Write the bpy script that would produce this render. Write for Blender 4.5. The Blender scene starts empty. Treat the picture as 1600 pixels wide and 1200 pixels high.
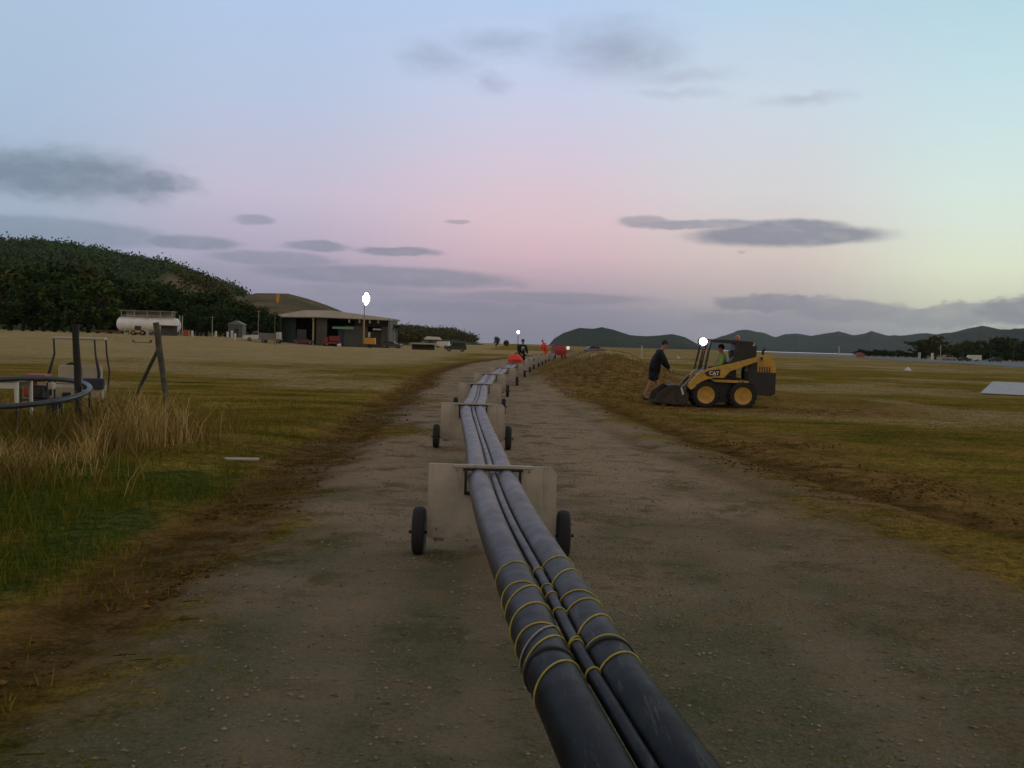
import bpy, bmesh, math, random
import numpy as np
from mathutils import Vector, Matrix, Quaternion
R = math.radians
random.seed(7); rng = np.random.default_rng(7)
scene = bpy.context.scene
COL = scene.collection
# ------------------------------------------------------------------ camera
HAZE = 3.2e-5
CAM_H = 1.55; FPX = 1550.0; PITCH = R(2.33); ROLL = R(1.67)
f_ = Vector((0, math.cos(PITCH), -math.sin(PITCH)))
r0 = Vector((1, 0, 0)); u0 = r0.cross(f_)
r_ = r0 * math.cos(ROLL) + u0 * math.sin(ROLL)
u_ = u0 * math.cos(ROLL) - r0 * math.sin(ROLL)
cd = bpy.data.cameras.new('camera'); cam = bpy.data.objects.new('camera', cd); COL.objects.link(cam)
cd.sensor_width = 36; cd.lens = 36 * FPX / 1600; cd.clip_start = 0.05; cd.clip_end = 60000
M = Matrix((r_, u_, -f_)).transposed().to_4x4(); M.translation = (0, 0, CAM_H); cam.matrix_world = M
scene.camera = cam
def ray(px, py):
    v = f_ + r_ * ((px - 800) / FPX) + u_ * ((600 - py) / FPX)
    return v / v.y
def at(px, py, d):
    """point at depth d (metres along y) seen at a photo pixel"""
    v = ray(px, py); return Vector((v.x * d, d, CAM_H + v.z * d))
def on_plane(px, py, z=0.0):
    v = ray(px, py); t = (z - CAM_H) / v.z; return Vector((v.x * t, v.y * t, z))
def ang(px, py):
    v = ray(px, py); return math.atan2(v.x, 1.0), math.atan2(v.z, math.hypot(v.x, 1.0))
def lin(c):
    return tuple((x / 255 / 12.92) if x / 255 <= .04045 else ((x / 255 + .055) / 1.055) ** 2.4 for x in c)
# ------------------------------------------------------------------ view
scene.view_settings.view_transform = 'Standard'; scene.view_settings.look = 'None'
scene.view_settings.exposure = 0.06; scene.view_settings.gamma = 1.0
scene.render.engine = 'CYCLES'
scene.cycles.volume_bounces = 0; scene.cycles.max_bounces = 6
# ------------------------------------------------------------------ node helper
class NT:
    def __init__(s, tree): s.t = tree; s.n = tree.nodes; s.l = tree.links
    def node(s, typ, **kw):
        n = s.n.new(typ)
        for k, v in kw.items(): setattr(n, k, v)
        return n
    def put(s, sock, v):
        if isinstance(v, bpy.types.NodeSocket): s.l.new(v, sock)
        elif v is not None: sock.default_value = v
    def m(s, op, a, b=None, c=None, clamp=False):
        n = s.node('ShaderNodeMath', operation=op, use_clamp=clamp)
        s.put(n.inputs[0], a); s.put(n.inputs[1], b)
        if c is not None: s.put(n.inputs[2], c)
        return n.outputs[0]
    def vm(s, op, a, b=None):  # vector maths
        n = s.node('ShaderNodeVectorMath', operation=op); s.put(n.inputs[0], a); s.put(n.inputs[1], b); return n.outputs[0]
    def mix(s, f, a, b, blend='MIX'):
        n = s.node('ShaderNodeMixRGB', blend_type=blend); s.put(n.inputs[0], f)
        for i, v in ((1, a), (2, b)):
            if isinstance(v, (tuple, list)) and len(v) == 3: v = (*v, 1)
            s.put(n.inputs[i], v)
        return n.outputs[0]
    def step(s, v, a, b, lo=0., hi=1.):
        n = s.node('ShaderNodeMapRange', interpolation_type='SMOOTHSTEP')
        s.put(n.inputs[0], v)
        for i, x in zip((1, 2, 3, 4), (a, b, lo, hi)): s.put(n.inputs[i], x)
        return n.outputs[0]
    def noise(s, vec, scale, detail=4, rough=.55, col=False):
        n = s.node('ShaderNodeTexNoise'); s.put(n.inputs['Vector'], vec)
        n.inputs['Scale'].default_value = scale; n.inputs['Detail'].default_value = detail; n.inputs['Roughness'].default_value = rough
        return n.outputs['Color' if col else 'Fac']
    def comb(s, x, y, z):
        n = s.node('ShaderNodeCombineXYZ'); s.put(n.inputs[0], x); s.put(n.inputs[1], y); s.put(n.inputs[2], z); return n.outputs[0]
    def sep(s, v):
        n = s.node('ShaderNodeSeparateXYZ'); s.put(n.inputs[0], v); return n.outputs
# ------------------------------------------------------------------ dusk sky
world = bpy.data.worlds.new("World"); scene.world = world; world.use_nodes = True
W = NT(world.node_tree); W.n.clear()
tc = W.node('ShaderNodeTexCoord'); dx, dy, dz = W.sep(tc.outputs['Generated'])
az = W.m('ARCTAN2', dx, dy); el = W.m('ARCSINE', dz)
SKY = {0:   [(0,(170,194,219)),(150,(170,192,216)),(300,(166,182,202)),(400,(150,164,186)),(505,(138,148,166))],
       400: [(0,(176,199,230)),(150,(183,197,222)),(300,(198,190,210)),(400,(178,168,190)),(515,(144,145,162))],
       850: [(0,(180,203,234)),(150,(200,206,230)),(270,(216,200,214)),(350,(222,194,202)),(400,(214,184,194)),(435,(194,170,182)),(480,(158,149,166)),(530,(138,136,152))],
       1200:[(0,(184,210,230)),(150,(203,215,228)),(300,(214,212,214)),(400,(214,198,192)),(460,(192,180,178)),(540,(146,148,160))],
       1550:[(0,(182,214,226)),(150,(198,224,230)),(300,(216,232,224)),(420,(224,232,206)),(480,(212,214,190)),(555,(158,166,170))]}
cols = []
for px, rows in SKY.items():
    n = W.node('ShaderNodeValToRGB'); cr = n.color_ramp
    pts = sorted((ang(px, py)[1] / .4, lin(c)) for py, c in rows)
    while len(cr.elements) < len(pts): cr.elements.new(.5)
    for e, (p, c) in zip(cr.elements, pts): e.position = max(0, min(1, p)); e.color = (*c, 1)
    W.put(n.inputs[0], W.m('DIVIDE', el, .4)); cols.append((ang(px, 300)[0], n.outputs[0]))
sky = cols[0][1]
for (a0, _), (a1, c1) in zip(cols[:-1], cols[1:]):
    sky = W.mix(W.step(az, a0, a1), sky, c1)
# clouds: soft flat banks at fixed bearings
AE = W.comb(W.m('MULTIPLY', az, 1.0), W.m('MULTIPLY', el, 2.6), 0.0)
n1 = W.noise(AE, 9, 5, .6, True); n2 = W.noise(AE, 34, 5, .62)
wx, wy, _ = W.sep(n1)
ua = W.m('ADD', az, W.m('MULTIPLY', W.m('SUBTRACT', wx, .5), .07))
ue = W.m('ADD', el, W.m('MULTIPLY', W.m('SUBTRACT', wy, .5), .026))
n3 = W.noise(W.comb(W.m('MULTIPLY', az, 1.), W.m('MULTIPLY', el, 1.8), 3.), 42, 4, .65, True); vx_, vy_, _ = W.sep(n3)
ua = W.m('ADD', ua, W.m('MULTIPLY', W.m('SUBTRACT', vx_, .5), .05)); ue = W.m('ADD', ue, W.m('MULTIPLY', W.m('SUBTRACT', vy_, .5), .018))
CL = [(95,270,150,40,1.),(215,290,85,28,.95),(60,245,150,18,.5),(300,378,80,13,.75),(395,342,34,9,.6),(90,362,170,22,.6),(495,384,56,9,.75),(620,392,72,8,.85),
      (600,432,230,18,.75),(790,440,60,8,.5),(430,405,110,14,.6),(840,470,200,9,.55),(560,455,160,10,.45),(860,466,170,11,.6),(700,482,190,12,.55),(500,470,260,26,.35),(250,430,240,26,.35),
      (1230,368,160,19,1.05),(1240,356,90,14,1.),(1090,350,125,8,.8),(1010,346,50,11,.7),(960,80,95,42,.6),(1050,118,90,15,.32),(680,92,62,24,.4),(790,68,70,20,.42),(760,125,30,18,.35),(1060,148,70,8,.25),
      (1255,152,60,11,.35),(1195,473,85,15,.85),(1330,488,100,17,.8),(1290,505,170,20,.55),(1130,500,80,20,.5),(1450,498,90,15,.75),(1520,492,60,18,.8),(1595,490,70,24,1.),(1380,525,260,18,.5),
      (880,505,300,30,.35),(716,346,20,4,.6),(1160,392,14,4,.4)]
ual = W.m('ADD', W.m('MULTIPLY', ua, .35), W.m('MULTIPLY', az, .65)); uel = W.m('ADD', W.m('MULTIPLY', ue, .3), W.m('MULTIPLY', el, .7))
dens = None
for px, py, hw, hh, s in CL:
    a, e = ang(px, py)
    flat = 330 < py < 470 and s > .5     # smooth lens shaped banks
    X_, Y_ = (ual, uel) if flat else (ua, ue)
    q = W.m('SQRT', W.m('ADD', W.m('POWER', W.m('DIVIDE', W.m('SUBTRACT', X_, a), hw / FPX), 2.), W.m('POWER', W.m('DIVIDE', W.m('SUBTRACT', Y_, e), hh / FPX), 2.)))
    k = W.m('MULTIPLY', W.step(q, *((1.55, -.1) if py < 200 else ((1.12, .62) if flat else ((1.15, .7) if px > 1180 else (1.3, .35))))), s)
    dens = k if dens is None else W.m('MAXIMUM', dens, k)
dens = W.m('MULTIPLY', dens, W.step(n2, .25, .6, .78, 1.))
# faint cirrus elsewhere
dens = W.m('MULTIPLY', dens, 1.0, clamp=True)
ccol = W.mix(W.step(az, -.45, .45), lin((112,128,146)), lin((124,129,146)))
sky = W.mix(W.m('MULTIPLY', dens, .80), sky, ccol)
zen = W.mix(W.step(el, .36, .72), sky, (.20, .23, .26, 1)); zen = W.mix(W.m('MULTIPLY', W.step(dy, .25, -.5), W.step(el, 1.3, .5)), zen, (.52, .43, .35, 1))
bg = W.node('ShaderNodeBackground'); W.put(bg.inputs[0], zen); bg.inputs[1].default_value = 1.0
wo = W.node('ShaderNodeOutputWorld'); W.l.new(bg.outputs[0], wo.inputs[0])
# ------------------------------------------------------------------ last glow of the set sun, low on the right
sl = bpy.data.lights.new('sun', 'SUN'); sl.energy = .45; sl.angle = R(25); sl.color = (1, .86, .7)
so = bpy.data.objects.new('sun', sl); COL.objects.link(so)
so.rotation_euler = (Vector((math.sin(R(62)), math.cos(R(62)), math.tan(R(9))))).to_track_quat('Z', 'Y').to_euler()
# ------------------------------------------------------------------ materials
MATS = {}
def mat(name, c, rough=.7, metal=0., var=.25, scale=3., bump=.0, bscale=30., c2=None, emit=0., spec=.5, coord='Object'):
    if name in MATS: return MATS[name]
    m = bpy.data.materials.new(name); m.use_nodes = True; T = NT(m.node_tree)
    b = T.n['Principled BSDF']; co = T.node('ShaderNodeTexCoord').outputs['Object'] if coord == 'Object' else T.node('ShaderNodeNewGeometry').outputs['Position']
    nz = T.noise(co, scale, 5, .6)
    lo = c2 if c2 else tuple(x * (1 - var) for x in c); hi = c if c2 else tuple(min(1, x * (1 + var)) for x in c)
    T.put(b.inputs['Base Color'], T.mix(T.step(nz, .3, .7), lo, hi))
    T.put(b.inputs['Roughness'], T.step(nz, .2, .8, max(0.02, rough - .08), min(1, rough + .08)))
    b.inputs['Metallic'].default_value = metal; b.inputs['Specular IOR Level'].default_value = spec
    if bump:
        bn = T.node('ShaderNodeBump'); bn.inputs['Strength'].default_value = bump; bn.inputs['Distance'].default_value = .02
        T.put(bn.inputs['Height'], T.noise(co, bscale, 4, .6)); T.put(b.inputs['Normal'], bn.outputs[0])
    if emit:
        b.inputs['Emission Color'].default_value = (*c, 1); b.inputs['Emission Strength'].default_value = emit
    MATS[name] = m; return m
def leafmat(name, c, var=.5):
    if name in MATS: return MATS[name]
    m = bpy.data.materials.new(name); m.use_nodes = True; T = NT(m.node_tree)
    b = T.n['Principled BSDF']; at_ = T.node('ShaderNodeAttribute', attribute_name='tint').outputs['Fac']
    oi = T.node('ShaderNodeObjectInfo').outputs['Random']
    k = T.m('ADD', T.m('MULTIPLY', at_, .7), T.m('MULTIPLY', oi, .3))
    T.put(b.inputs['Base Color'], T.mix(k, tuple(x * (1 - var) for x in c), (c[0] * (1 + var * 1.3), c[1] * (1 + var), c[2] * (1 + var * .4))))
    b.inputs['Roughness'].default_value = .75; b.inputs['Specular IOR Level'].default_value = .2
    MATS[name] = m; return m
# ------------------------------------------------------------------ mesh builder
class MB:
    def __init__(s): s.v = []; s.f = []
    def add(s, vs, fs):
        o = len(s.v); s.v += [Vector(p) for p in vs]; s.f += [tuple(i + o for i in f) for f in fs]; return s
    def box(s, c, size, rot=None, ch=0.):
        x, y, z = (q / 2 for q in size)
        if ch and ch < min(x, y, z):
            # chamfered box
            vs = []
            for sx in (-1, 1):
                for sy in (-1, 1):
                    for sz in (-1, 1):
                        vs += [(sx * (x - ch), sy * (y - ch), sz * z), (sx * (x - ch), sy * y, sz * (z - ch)), (sx * x, sy * (y - ch), sz * (z - ch))]
            bm = bmesh.new()
            for p in vs: bm.verts.new(p)
            bmesh.ops.convex_hull(bm, input=bm.verts); bm.verts.index_update()
            vs = [v.co.copy() for v in bm.verts]; fs = [[v.index for v in f.verts] for f in bm.faces]; bm.free()
        else:
            vs = [Vector((a * x, b * y, d * z)) for a in (-1, 1) for b in (-1, 1) for d in (-1, 1)]
            fs = [(0, 1, 3, 2), (4, 6, 7, 5), (0, 4, 5, 1), (2, 3, 7, 6), (0, 2, 6, 4), (1, 5, 7, 3)]
        if rot is not None:
            vs = [rot @ Vector(p) for p in vs]
        return s.add([Vector(p) + Vector(c) for p in vs], fs)
    def tube(s, pts, r, n=10, cap=True):
        pts = [Vector(p) for p in pts]; rs = r if isinstance(r, (list, tuple)) else [r] * len(pts)
        vs = []; fs = []; up = None
        for i, p in enumerate(pts):
            t = (pts[min(i + 1, len(pts) - 1)] - pts[max(i - 1, 0)]).normalized()
            if up is None:
                up = Vector((0, 0, 1)) if abs(t.z) < .9 else Vector((1, 0, 0))
            a = t.cross(up).normalized(); b = a.cross(t).normalized(); up = b
            for k in range(n):
                w = 2 * math.pi * k / n; vs.append(p + (a * math.cos(w) + b * math.sin(w)) * rs[i])
        for i in range(len(pts) - 1):
            for k in range(n):
                k2 = (k + 1) % n; fs.append((i * n + k, i * n + k2, (i + 1) * n + k2, (i + 1) * n + k))
        if cap: fs += [tuple(range(n))[::-1], tuple((len(pts) - 1) * n + k for k in range(n))]
        return s.add(vs, fs)
    def prism(s, poly, y0, y1, axis='y'):
        """polygon in (x,z) extruded along y"""
        n = len(poly)
        vs = [(a, y0, b) for a, b in poly] + [(a, y1, b) for a, b in poly]
        fs = [tuple(range(n)), tuple(range(2 * n - 1, n - 1, -1))] + [(i, i + n, (i + 1) % n + n, (i + 1) % n) for i in range(n)]
        if axis == 'x': vs = [(y, x, z) for x, y, z in vs]
        return s.add(vs, fs)
    def lathe(s, prof, c, axis=(0, 1, 0), n=20, ring=False):
        """profile of (radius, distance along axis)"""
        ax = Vector(axis).normalized(); a = ax.orthogonal().normalized(); b = ax.cross(a); c = Vector(c)
        vs = []; fs = []
        for r, h in prof:
            for k in range(n):
                w = 2 * math.pi * k / n; vs.append(c + ax * h + (a * math.cos(w) + b * math.sin(w)) * r)
        for i in range(len(prof) - 1):
            for k in range(n):
                k2 = (k + 1) % n; fs.append((i * n + k, i * n + k2, (i + 1) * n + k2, (i + 1) * n + k))
        q_ = (len(prof) - 1) * n
        fs += [(q_ + k, q_ + (k + 1) % n, (k + 1) % n, k) for k in range(n)] if ring else [tuple(range(n))[::-1], tuple(q_ + k for k in range(n))]
        return s.add(vs, fs)
    def ball(s, c, r, n=12, wob=0.):
        rr = r if isinstance(r, (tuple, list)) else (r, r, r); vs = []; fs = []; m = n // 2 + 1
        for i in range(m):
            th = math.pi * i / (m - 1)
            for k in range(n):
                w = 2 * math.pi * k / n; q = 1 + wob * (random.random() - .5)
                vs.append(Vector(c) + Vector((math.sin(th) * math.cos(w) * rr[0] * q, math.sin(th) * math.sin(w) * rr[1] * q, math.cos(th) * rr[2] * q)))
        for i in range(m - 1):
            for k in range(n):
                k2 = (k + 1) % n; fs.append((i * n + k, (i + 1) * n + k, (i + 1) * n + k2, i * n + k2))
        return s.add(vs, fs)
    def build(s, name, m, parent=None, smooth=False, loc=None):
        me = bpy.data.meshes.new(name); me.from_pydata(s.v, [], s.f); me.validate()
        bm = bmesh.new(); bm.from_mesh(me); bmesh.ops.remove_doubles(bm, verts=bm.verts, dist=1e-5); bmesh.ops.recalc_face_normals(bm, faces=bm.faces); bm.to_mesh(me); bm.free()
        me.materials.append(m)
        if smooth:
            me.polygons.foreach_set('use_smooth', [True] * len(me.polygons))
            try: me.set_sharp_from_angle(angle=R(40))
            except Exception: pass
        o = bpy.data.objects.new(name, me); COL.objects.link(o)
        if parent: o.parent = parent
        if loc is not None: o.location = loc
        return o
def tag(o, label=None, cat=None, group=None, kind=None):
    if label: o['label'] = label
    if cat: o['category'] = cat
    if group: o['group'] = group
    if kind: o['kind'] = kind
    return o
def thing(name, loc, label, cat, group=None, rz=0., s=1.):
    o = bpy.data.objects.new(name, None); COL.objects.link(o); o.location = loc; o.rotation_euler = (0, 0, rz); o.scale = (s, s, s)
    o.empty_display_size = .2
    return tag(o, label, cat, group)
def copy_tree(o, parent=None):
    c = o.copy(); COL.objects.link(c); c.parent = parent
    for ch in list(o.children): copy_tree(ch, c)
    return c
def npmesh(name, V, F, m, attrs=None, parent=None, smooth=False, kind=None):
    """V (n,3), F (k,3 or 4)"""
    V = np.asarray(V, np.float32); F = np.asarray(F, np.int32); k = F.shape[1]
    me = bpy.data.meshes.new(name); me.vertices.add(len(V)); me.vertices.foreach_set('co', V.ravel())
    me.loops.add(F.size); me.loops.foreach_set('vertex_index', F.ravel())
    me.polygons.add(len(F)); me.polygons.foreach_set('loop_start', np.arange(0, F.size, k, dtype=np.int32)); me.polygons.foreach_set('loop_total', np.full(len(F), k, np.int32))
    for an, av in (attrs or {}).items():
        a = me.attributes.new(an, 'FLOAT', 'POINT'); a.data.foreach_set('value', np.asarray(av, np.float32))
    me.update(); me.validate(); me.materials.append(m)
    if smooth: me.polygons.foreach_set('use_smooth', [True] * len(F))
    o = bpy.data.objects.new(name, me); COL.objects.link(o)
    if parent: o.parent = parent
    if kind: o['kind'] = kind
    return o
# ------------------------------------------------------------------ value noise for terrain
_P = rng.random((64, 64))
def vnoise(x, y):
    xi = np.floor(x).astype(int); yi = np.floor(y).astype(int); fx = x - xi; fy = y - yi
    fx = fx * fx * (3 - 2 * fx); fy = fy * fy * (3 - 2 * fy)
    g = lambda a, b: _P[a % 64, b % 64]
    return (g(xi, yi) * (1 - fx) + g(xi + 1, yi) * fx) * (1 - fy) + (g(xi, yi + 1) * (1 - fx) + g(xi + 1, yi + 1) * fx) * fy
def fbm(x, y, o=4):
    t = 0; a = .5
    for i in range(o): t = t + a * vnoise(x * 2 ** i + 17 * i, y * 2 ** i + 5 * i); a *= .5
    return t / (1 - .5 ** o)
def ss(v, a, b):
    t = np.clip((v - a) / (b - a), 0, 1); return t * t * (3 - 2 * t)
# ------------------------------------------------------------------ ground
TRK_Y = [-20, 0, 20, 50, 75, 100, 150, 250]; TRK_X = [.5, .45, .25, -1.0, -.4, 1.6, 7, 18]
def trk(y): return np.interp(y, TRK_Y, TRK_X)
def mound_axis(y): return np.interp(y, [30, 36, 44, 60, 110, 140], [4.2, 4.4, 4.6, 5.4, 10.5, 13])
def masks(x, y):
    n = fbm(x * .5 + 31, y * .35 + 11, 4) - .5; nf = fbm(x * 2.2, y * 1.4, 4) - .5
    d = np.abs(x - trk(y)); hw = np.where(x < trk(y), np.interp(y, [0, 8, 20, 40, 80, 200], [2.2, 2.3, 2.5, 2.5, 2.7, 2.5]), np.interp(y, [0, 5, 9, 14, 20, 40, 80, 200], [3.4, 3.3, 2.9, 2.2, 1.75, 1.6, 2.0, 2.5]))
    road = ss(hw - d + n * 2.2 + nf * 1.2, -1.0 - .5 * (x > 1), .95)
    near = ss(y, 3, 7)
    dl = (x - trk(y)) + np.interp(y, [0, 8, 20, 40, 80, 200], [2.2, 2.3, 2.5, 2.5, 2.7, 2.5]) + .42      # left shoulder
    dr = (x - trk(y)) - hw
    dirt = np.exp(-(dl / (.42 + .02 * np.clip(y, 0, 30))) ** 2) * (1.15 + n * .7)
    dirt = np.maximum(dirt, ss(dr, -.3, .5) * ss(dr, 5.5, 1.2) * (.72 + 1.7 * n))
    dirt = np.maximum(dirt, ss(y, 20, 28) * ss(y, 62, 45) * ss(dr, -.4, .3) * ss(dr, 14, 6) * (.85 + n))
    dirt = dirt * (.55 + .45 * near)
    rut = (x - (3.0 + .02 * y)) ; rut2 = x - np.interp(y, [3, 6, 9.9, 16.7, 23.5, 34], [5.4, 5.0, 4.3, 3.2, 2.7, 2.3]); rut3 = rut2 - 1.7 + .02 * y
    rt = np.exp(-(rut2 / .26) ** 2) * 1.1 + np.exp(-(rut3 / .18) ** 2) * .6 + np.exp(-((rut2 + 1.25) / .2) ** 2) * .45
    rt = rt * ss(y, 4, 7) * ss(y, 34, 22) * (.6 + 1.6 * (fbm(x * .8, y * .5) - .3))
    m = np.exp(-(np.abs(x - mound_axis(y)) / 2.9) ** 2.6) * ss(y, 31, 43) * ss(y, 135, 90)
    dry = ss(fbm(x * .16, y * .12 + 3, 4), .36, .70) * .62 * (.35 + .65 * ss(y, 9, 26))
    dry = np.maximum(dry, ss(y, 26, 75) * ss(x, -1, -10) * (.85 + .5 * n)); dry = np.maximum(dry, ss(y, 40, 110) * ss(x, 8, 18) * (.55 + .9 * n)); dry = np.maximum(dry, m * (1.1 + n * .8)); dirt = np.maximum(dirt, m * (.22 + 2.2 * nf))
    dry = np.maximum(dry, ss(y, 135, 150) * ss(y, 260, 215) * ss(np.abs(x + 6), 22, 12))
    green = ss(x, -2.3, -3.3) * ss(y, 14, 10) * (.85 + 1.5 * nf)
    green = np.maximum(green, ss(x, 5.2, 7) * ss(y, 30, 12) * (.35 + 1.5 * n))
    rt = np.maximum(rt, np.exp(-((dl + .05) / .5) ** 2) * (1.0 + 1.4 * n))
    return road, np.clip(dirt, 0, 1), np.clip(rt, 0, 1), dry, np.clip(green, 0, 1), m
def H(x, y):
    x = np.asarray(x, float); y = np.asarray(y, float)
    far = ss(np.hypot(x, y), 900, 300)
    h = (fbm(x * .12, y * .12, 3) - .5) * .12 * ss(np.abs(x - trk(y)), 2.5, 5) * ss(y, 3, 20)
    h = h + (fbm(x * .9 + 3, y * .9, 3) - .5) * .05 * ss(np.abs(x - trk(y)), 1.8, 3.5)
    h = h * far
    h = h + ss(y, 150, 205) * ss(x, -35, -60) * 1.15 * ss(y, 1500, 700)
    h = h - .30 * np.exp(-(((x + 8.8) / 2.4) ** 2 + ((y - 20.5) / 2.5) ** 2))
    _, _, rt, _, _, m = masks(x, y)
    h = h - rt * .07 - .05 * np.exp(-((x - trk(y) + 3.5) / .45) ** 2) * ss(y, 60, 30)
    h = h + m * (.98 + 1.0 * (fbm(x * .5, y * .2 + 9, 3) - .5)) + ss(x, 3, 12) * ss(y, 34, 60) * ss(y, 200, 90) * .1
    return h
def h1(x, y): return float(H(np.array([x]), np.array([y]))[0])
def G(px, d, dz=0.):
    v = ray(px, 545); x = v.x * d; return Vector((x, d, h1(x, d) + dz))
def axis_vals(core, step, mx, g=1.09):
    a = list(np.arange(0, core, step)); st = step
    while a[-1] < mx: st *= g; a.append(a[-1] + st)
    return np.array(a)
xs = axis_vals(11, .12, 14000); xs = np.concatenate([-xs[:0:-1], xs])
yp = [-60, -30, -15, -6, -2, 0]; st = .1
while yp[-1] < 14000: yp.append(yp[-1] + max(.1, st)); st = max(.1, (yp[-1]) * .018)
ys = np.array([-14000, -4000, -900, -250] + yp)
XX, YY = np.meshgrid(xs, ys); ZZ = H(XX, YY)
road, dirt, rt, dry, green, mm = masks(XX, YY)
nx = len(xs); ny = len(ys)
I = np.arange(nx * ny).reshape(ny, nx)
F = np.stack([I[:-1, :-1].ravel(), I[:-1, 1:].ravel(), I[1:, 1:].ravel(), I[1:, :-1].ravel()], 1)
V = np.stack([XX.ravel(), YY.ravel(), ZZ.ravel()], 1)
def ground_mat():
    m = bpy.data.materials.new('field_ground'); m.use_nodes = True; T = NT(m.node_tree); b = T.n['Principled BSDF']
    P = T.node('ShaderNodeNewGeometry').outputs['Position']; px, py, pz = T.sep(P)
    A = lambda n: T.node('ShaderNodeAttribute', attribute_name=n).outputs['Fac']
    nf = T.noise(P, 26, 6, .7); nm = T.noise(P, 3.1, 5, .62); nl = T.noise(P, .45, 4, .6); nxl = T.noise(P, .06, 4, .6)
    vf = T.noise(P, 75, 3, .8)
    Ps = T.comb(T.m('MULTIPLY', px, .25), T.m('MULTIPLY', py, 1.), 0.); st_ = T.noise(Ps, .8, 5, .65)
    j = T.m('ADD', T.m('MULTIPLY', T.m('SUBTRACT', nm, .5), .9), T.m('MULTIPLY', T.m('SUBTRACT', nf, .5), .8))
    road = T.step(T.m('ADD', A('road'), T.m('MULTIPLY', j, 1.3)), .2, .85)
    dirt = T.step(T.m('ADD', A('dirt'), T.m('MULTIPLY', j, 1.)), .35, .8)
    dry = T.step(T.m('ADD', A('dry'), T.m('MULTIPLY', j, .9)), .3, .8)
    green = T.step(T.m('ADD', A('green'), T.m('MULTIPLY', j, .9)), .35, .8)
    grass = T.mix(T.step(st_, .35, .68), C['grass_dark'], C['grass'])
    grass = T.mix(T.m('MULTIPLY', T.step(nl, .35, .7), .6), grass, C['grass_olive'])
    grass = T.mix(dry, grass, T.mix(T.step(st_, .35, .65), C['dry'], C['dry2']))
    grass = T.mix(green, grass, C['green'])
    grass = T.mix(T.m('MULTIPLY', T.step(nf, .4, .75), .45), grass, C['straw'])
    ng = T.noise(P, 9, 6, .75)
    grass = T.mix(1., grass, T.mix(T.step(ng, .34, .66), (.50, .54, .50), (1.42, 1.38, 1.3)), 'MULTIPLY'); grass = T.mix(1., grass, T.mix(T.step(T.noise(P, 40, 4, .8), .34, .66), (.6, .62, .6), (1.35, 1.33, 1.3)), 'MULTIPLY')
    grass = T.mix(T.m('MULTIPLY', T.step(T.noise(P, 1.1, 6, .75), .54, .64), .55), grass, C['grass_dark'])
    dcol = T.mix(T.step(T.m('ADD', T.m('MULTIPLY', nm, .5), T.m('MULTIPLY', nf, .5)), .40, .60), C['dirt_dark'], C['dirt'])
    base = T.mix(T.m('MULTIPLY', dirt, .85), grass, dcol)
    grav = T.mix(T.step(T.m('ADD', nl, T.m('MULTIPLY', T.step(py, 4., 14.), .16)), .4, .68), C['gravel'], C['gravel2'])  # gravel paler with distance: low-angle brightness put into the colour
    grav = T.mix(T.m('MULTIPLY', T.step(nm, .46, .70), .5), grav, C['gravel_warm'])
    grav = T.mix(T.m('MULTIPLY', T.step(T.noise(P, 1.3, 6, .75), .50, .62), .75), grav, C['gravel_weed'])
    vo = T.node('ShaderNodeTexVoronoi'); T.put(vo.inputs['Vector'], P); vo.inputs['Scale'].default_value = 48
    grav = T.mix(T.m('MULTIPLY', T.step(vf, .52, .72), .7), grav, C['pebble'])
    grav = T.mix(T.m('MULTIPLY', T.step(vf, .46, .3), .7), grav, C['gravel_hole'])
    grav = T.mix(T.m('MULTIPLY', T.step(T.m('ADD', T.m('ADD', py, T.m('MULTIPLY', px, -.5)), T.m('MULTIPLY', T.m('SUBTRACT', nm, .5), 5.)), 9., 2.5), .55), grav, T.mix(T.step(nf, .35, .65), (.12, .125, .07), (.21, .205, .135)))
    grav = T.mix(T.m('MULTIPLY', T.step(T.m('ADD', T.m('ADD', px, T.m('MULTIPLY', py, -.02)), T.m('MULTIPLY', T.m('SUBTRACT', nm, .5), 4.)), .9, 3.4), .55), grav, T.mix(T.step(nf, .4, .6), (.115, .08, .035), (.27, .175, .08)))
    for cx_, cw_ in ((-1.25, .28), (1.35, .26), (-.45, .14)):
        q_ = T.m('ABSOLUTE', T.m('SUBTRACT', T.m('ADD', px, T.m('MULTIPLY', py, .01)), .4 + cx_)); grav = T.mix(T.m('MULTIPLY', T.step(T.m('ADD', q_, T.m('MULTIPLY', T.m('SUBTRACT', nm, .5), .5)), cw_ * 1.4, cw_ * .3), .30), grav, C['gravel2'])
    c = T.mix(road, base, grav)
    c = T.mix(T.m('MULTIPLY', A('rut'), .55), c, C['dirt_dark'])
    c = T.mix(1., c, T.mix(nxl, (.82, .82, .82), (1.18, 1.18, 1.18)), 'MULTIPLY')
    T.put(b.inputs['Base Color'], c); b.inputs['Roughness'].default_value = 1.; b.inputs['Specular IOR Level'].default_value = 0.
    bn = T.node('ShaderNodeBump'); bn.inputs['Strength'].default_value = .9; bn.inputs['Distance'].default_value = .06
    T.put(bn.inputs['Height'], T.m('ADD', T.m('ADD', T.m('MULTIPLY', nf, .8), T.m('MULTIPLY', nm, 1.2)), T.m('MULTIPLY', vo.outputs['Distance'], .35)))
    T.put(b.inputs['Normal'], bn.outputs[0]); return m
C = dict(grass_dark=(.070, .072, .010), grass=(.31, .225, .045), grass_olive=(.38, .215, .065), dry=(.52, .39, .23), dry2=(.38, .27, .14),
         green=(.062, .094, .020), straw=(.28, .19, .06), dirt=(.36, .205, .078), dirt_dark=(.070, .042, .012),
         gravel=(.19, .165, .10), gravel2=(.42, .305, .215), gravel_warm=(.37, .225, .13), gravel_weed=(.115, .105, .045), pebble=(.46, .38, .25), gravel_hole=(.030, .028, .016))
GM = ground_mat()
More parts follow.
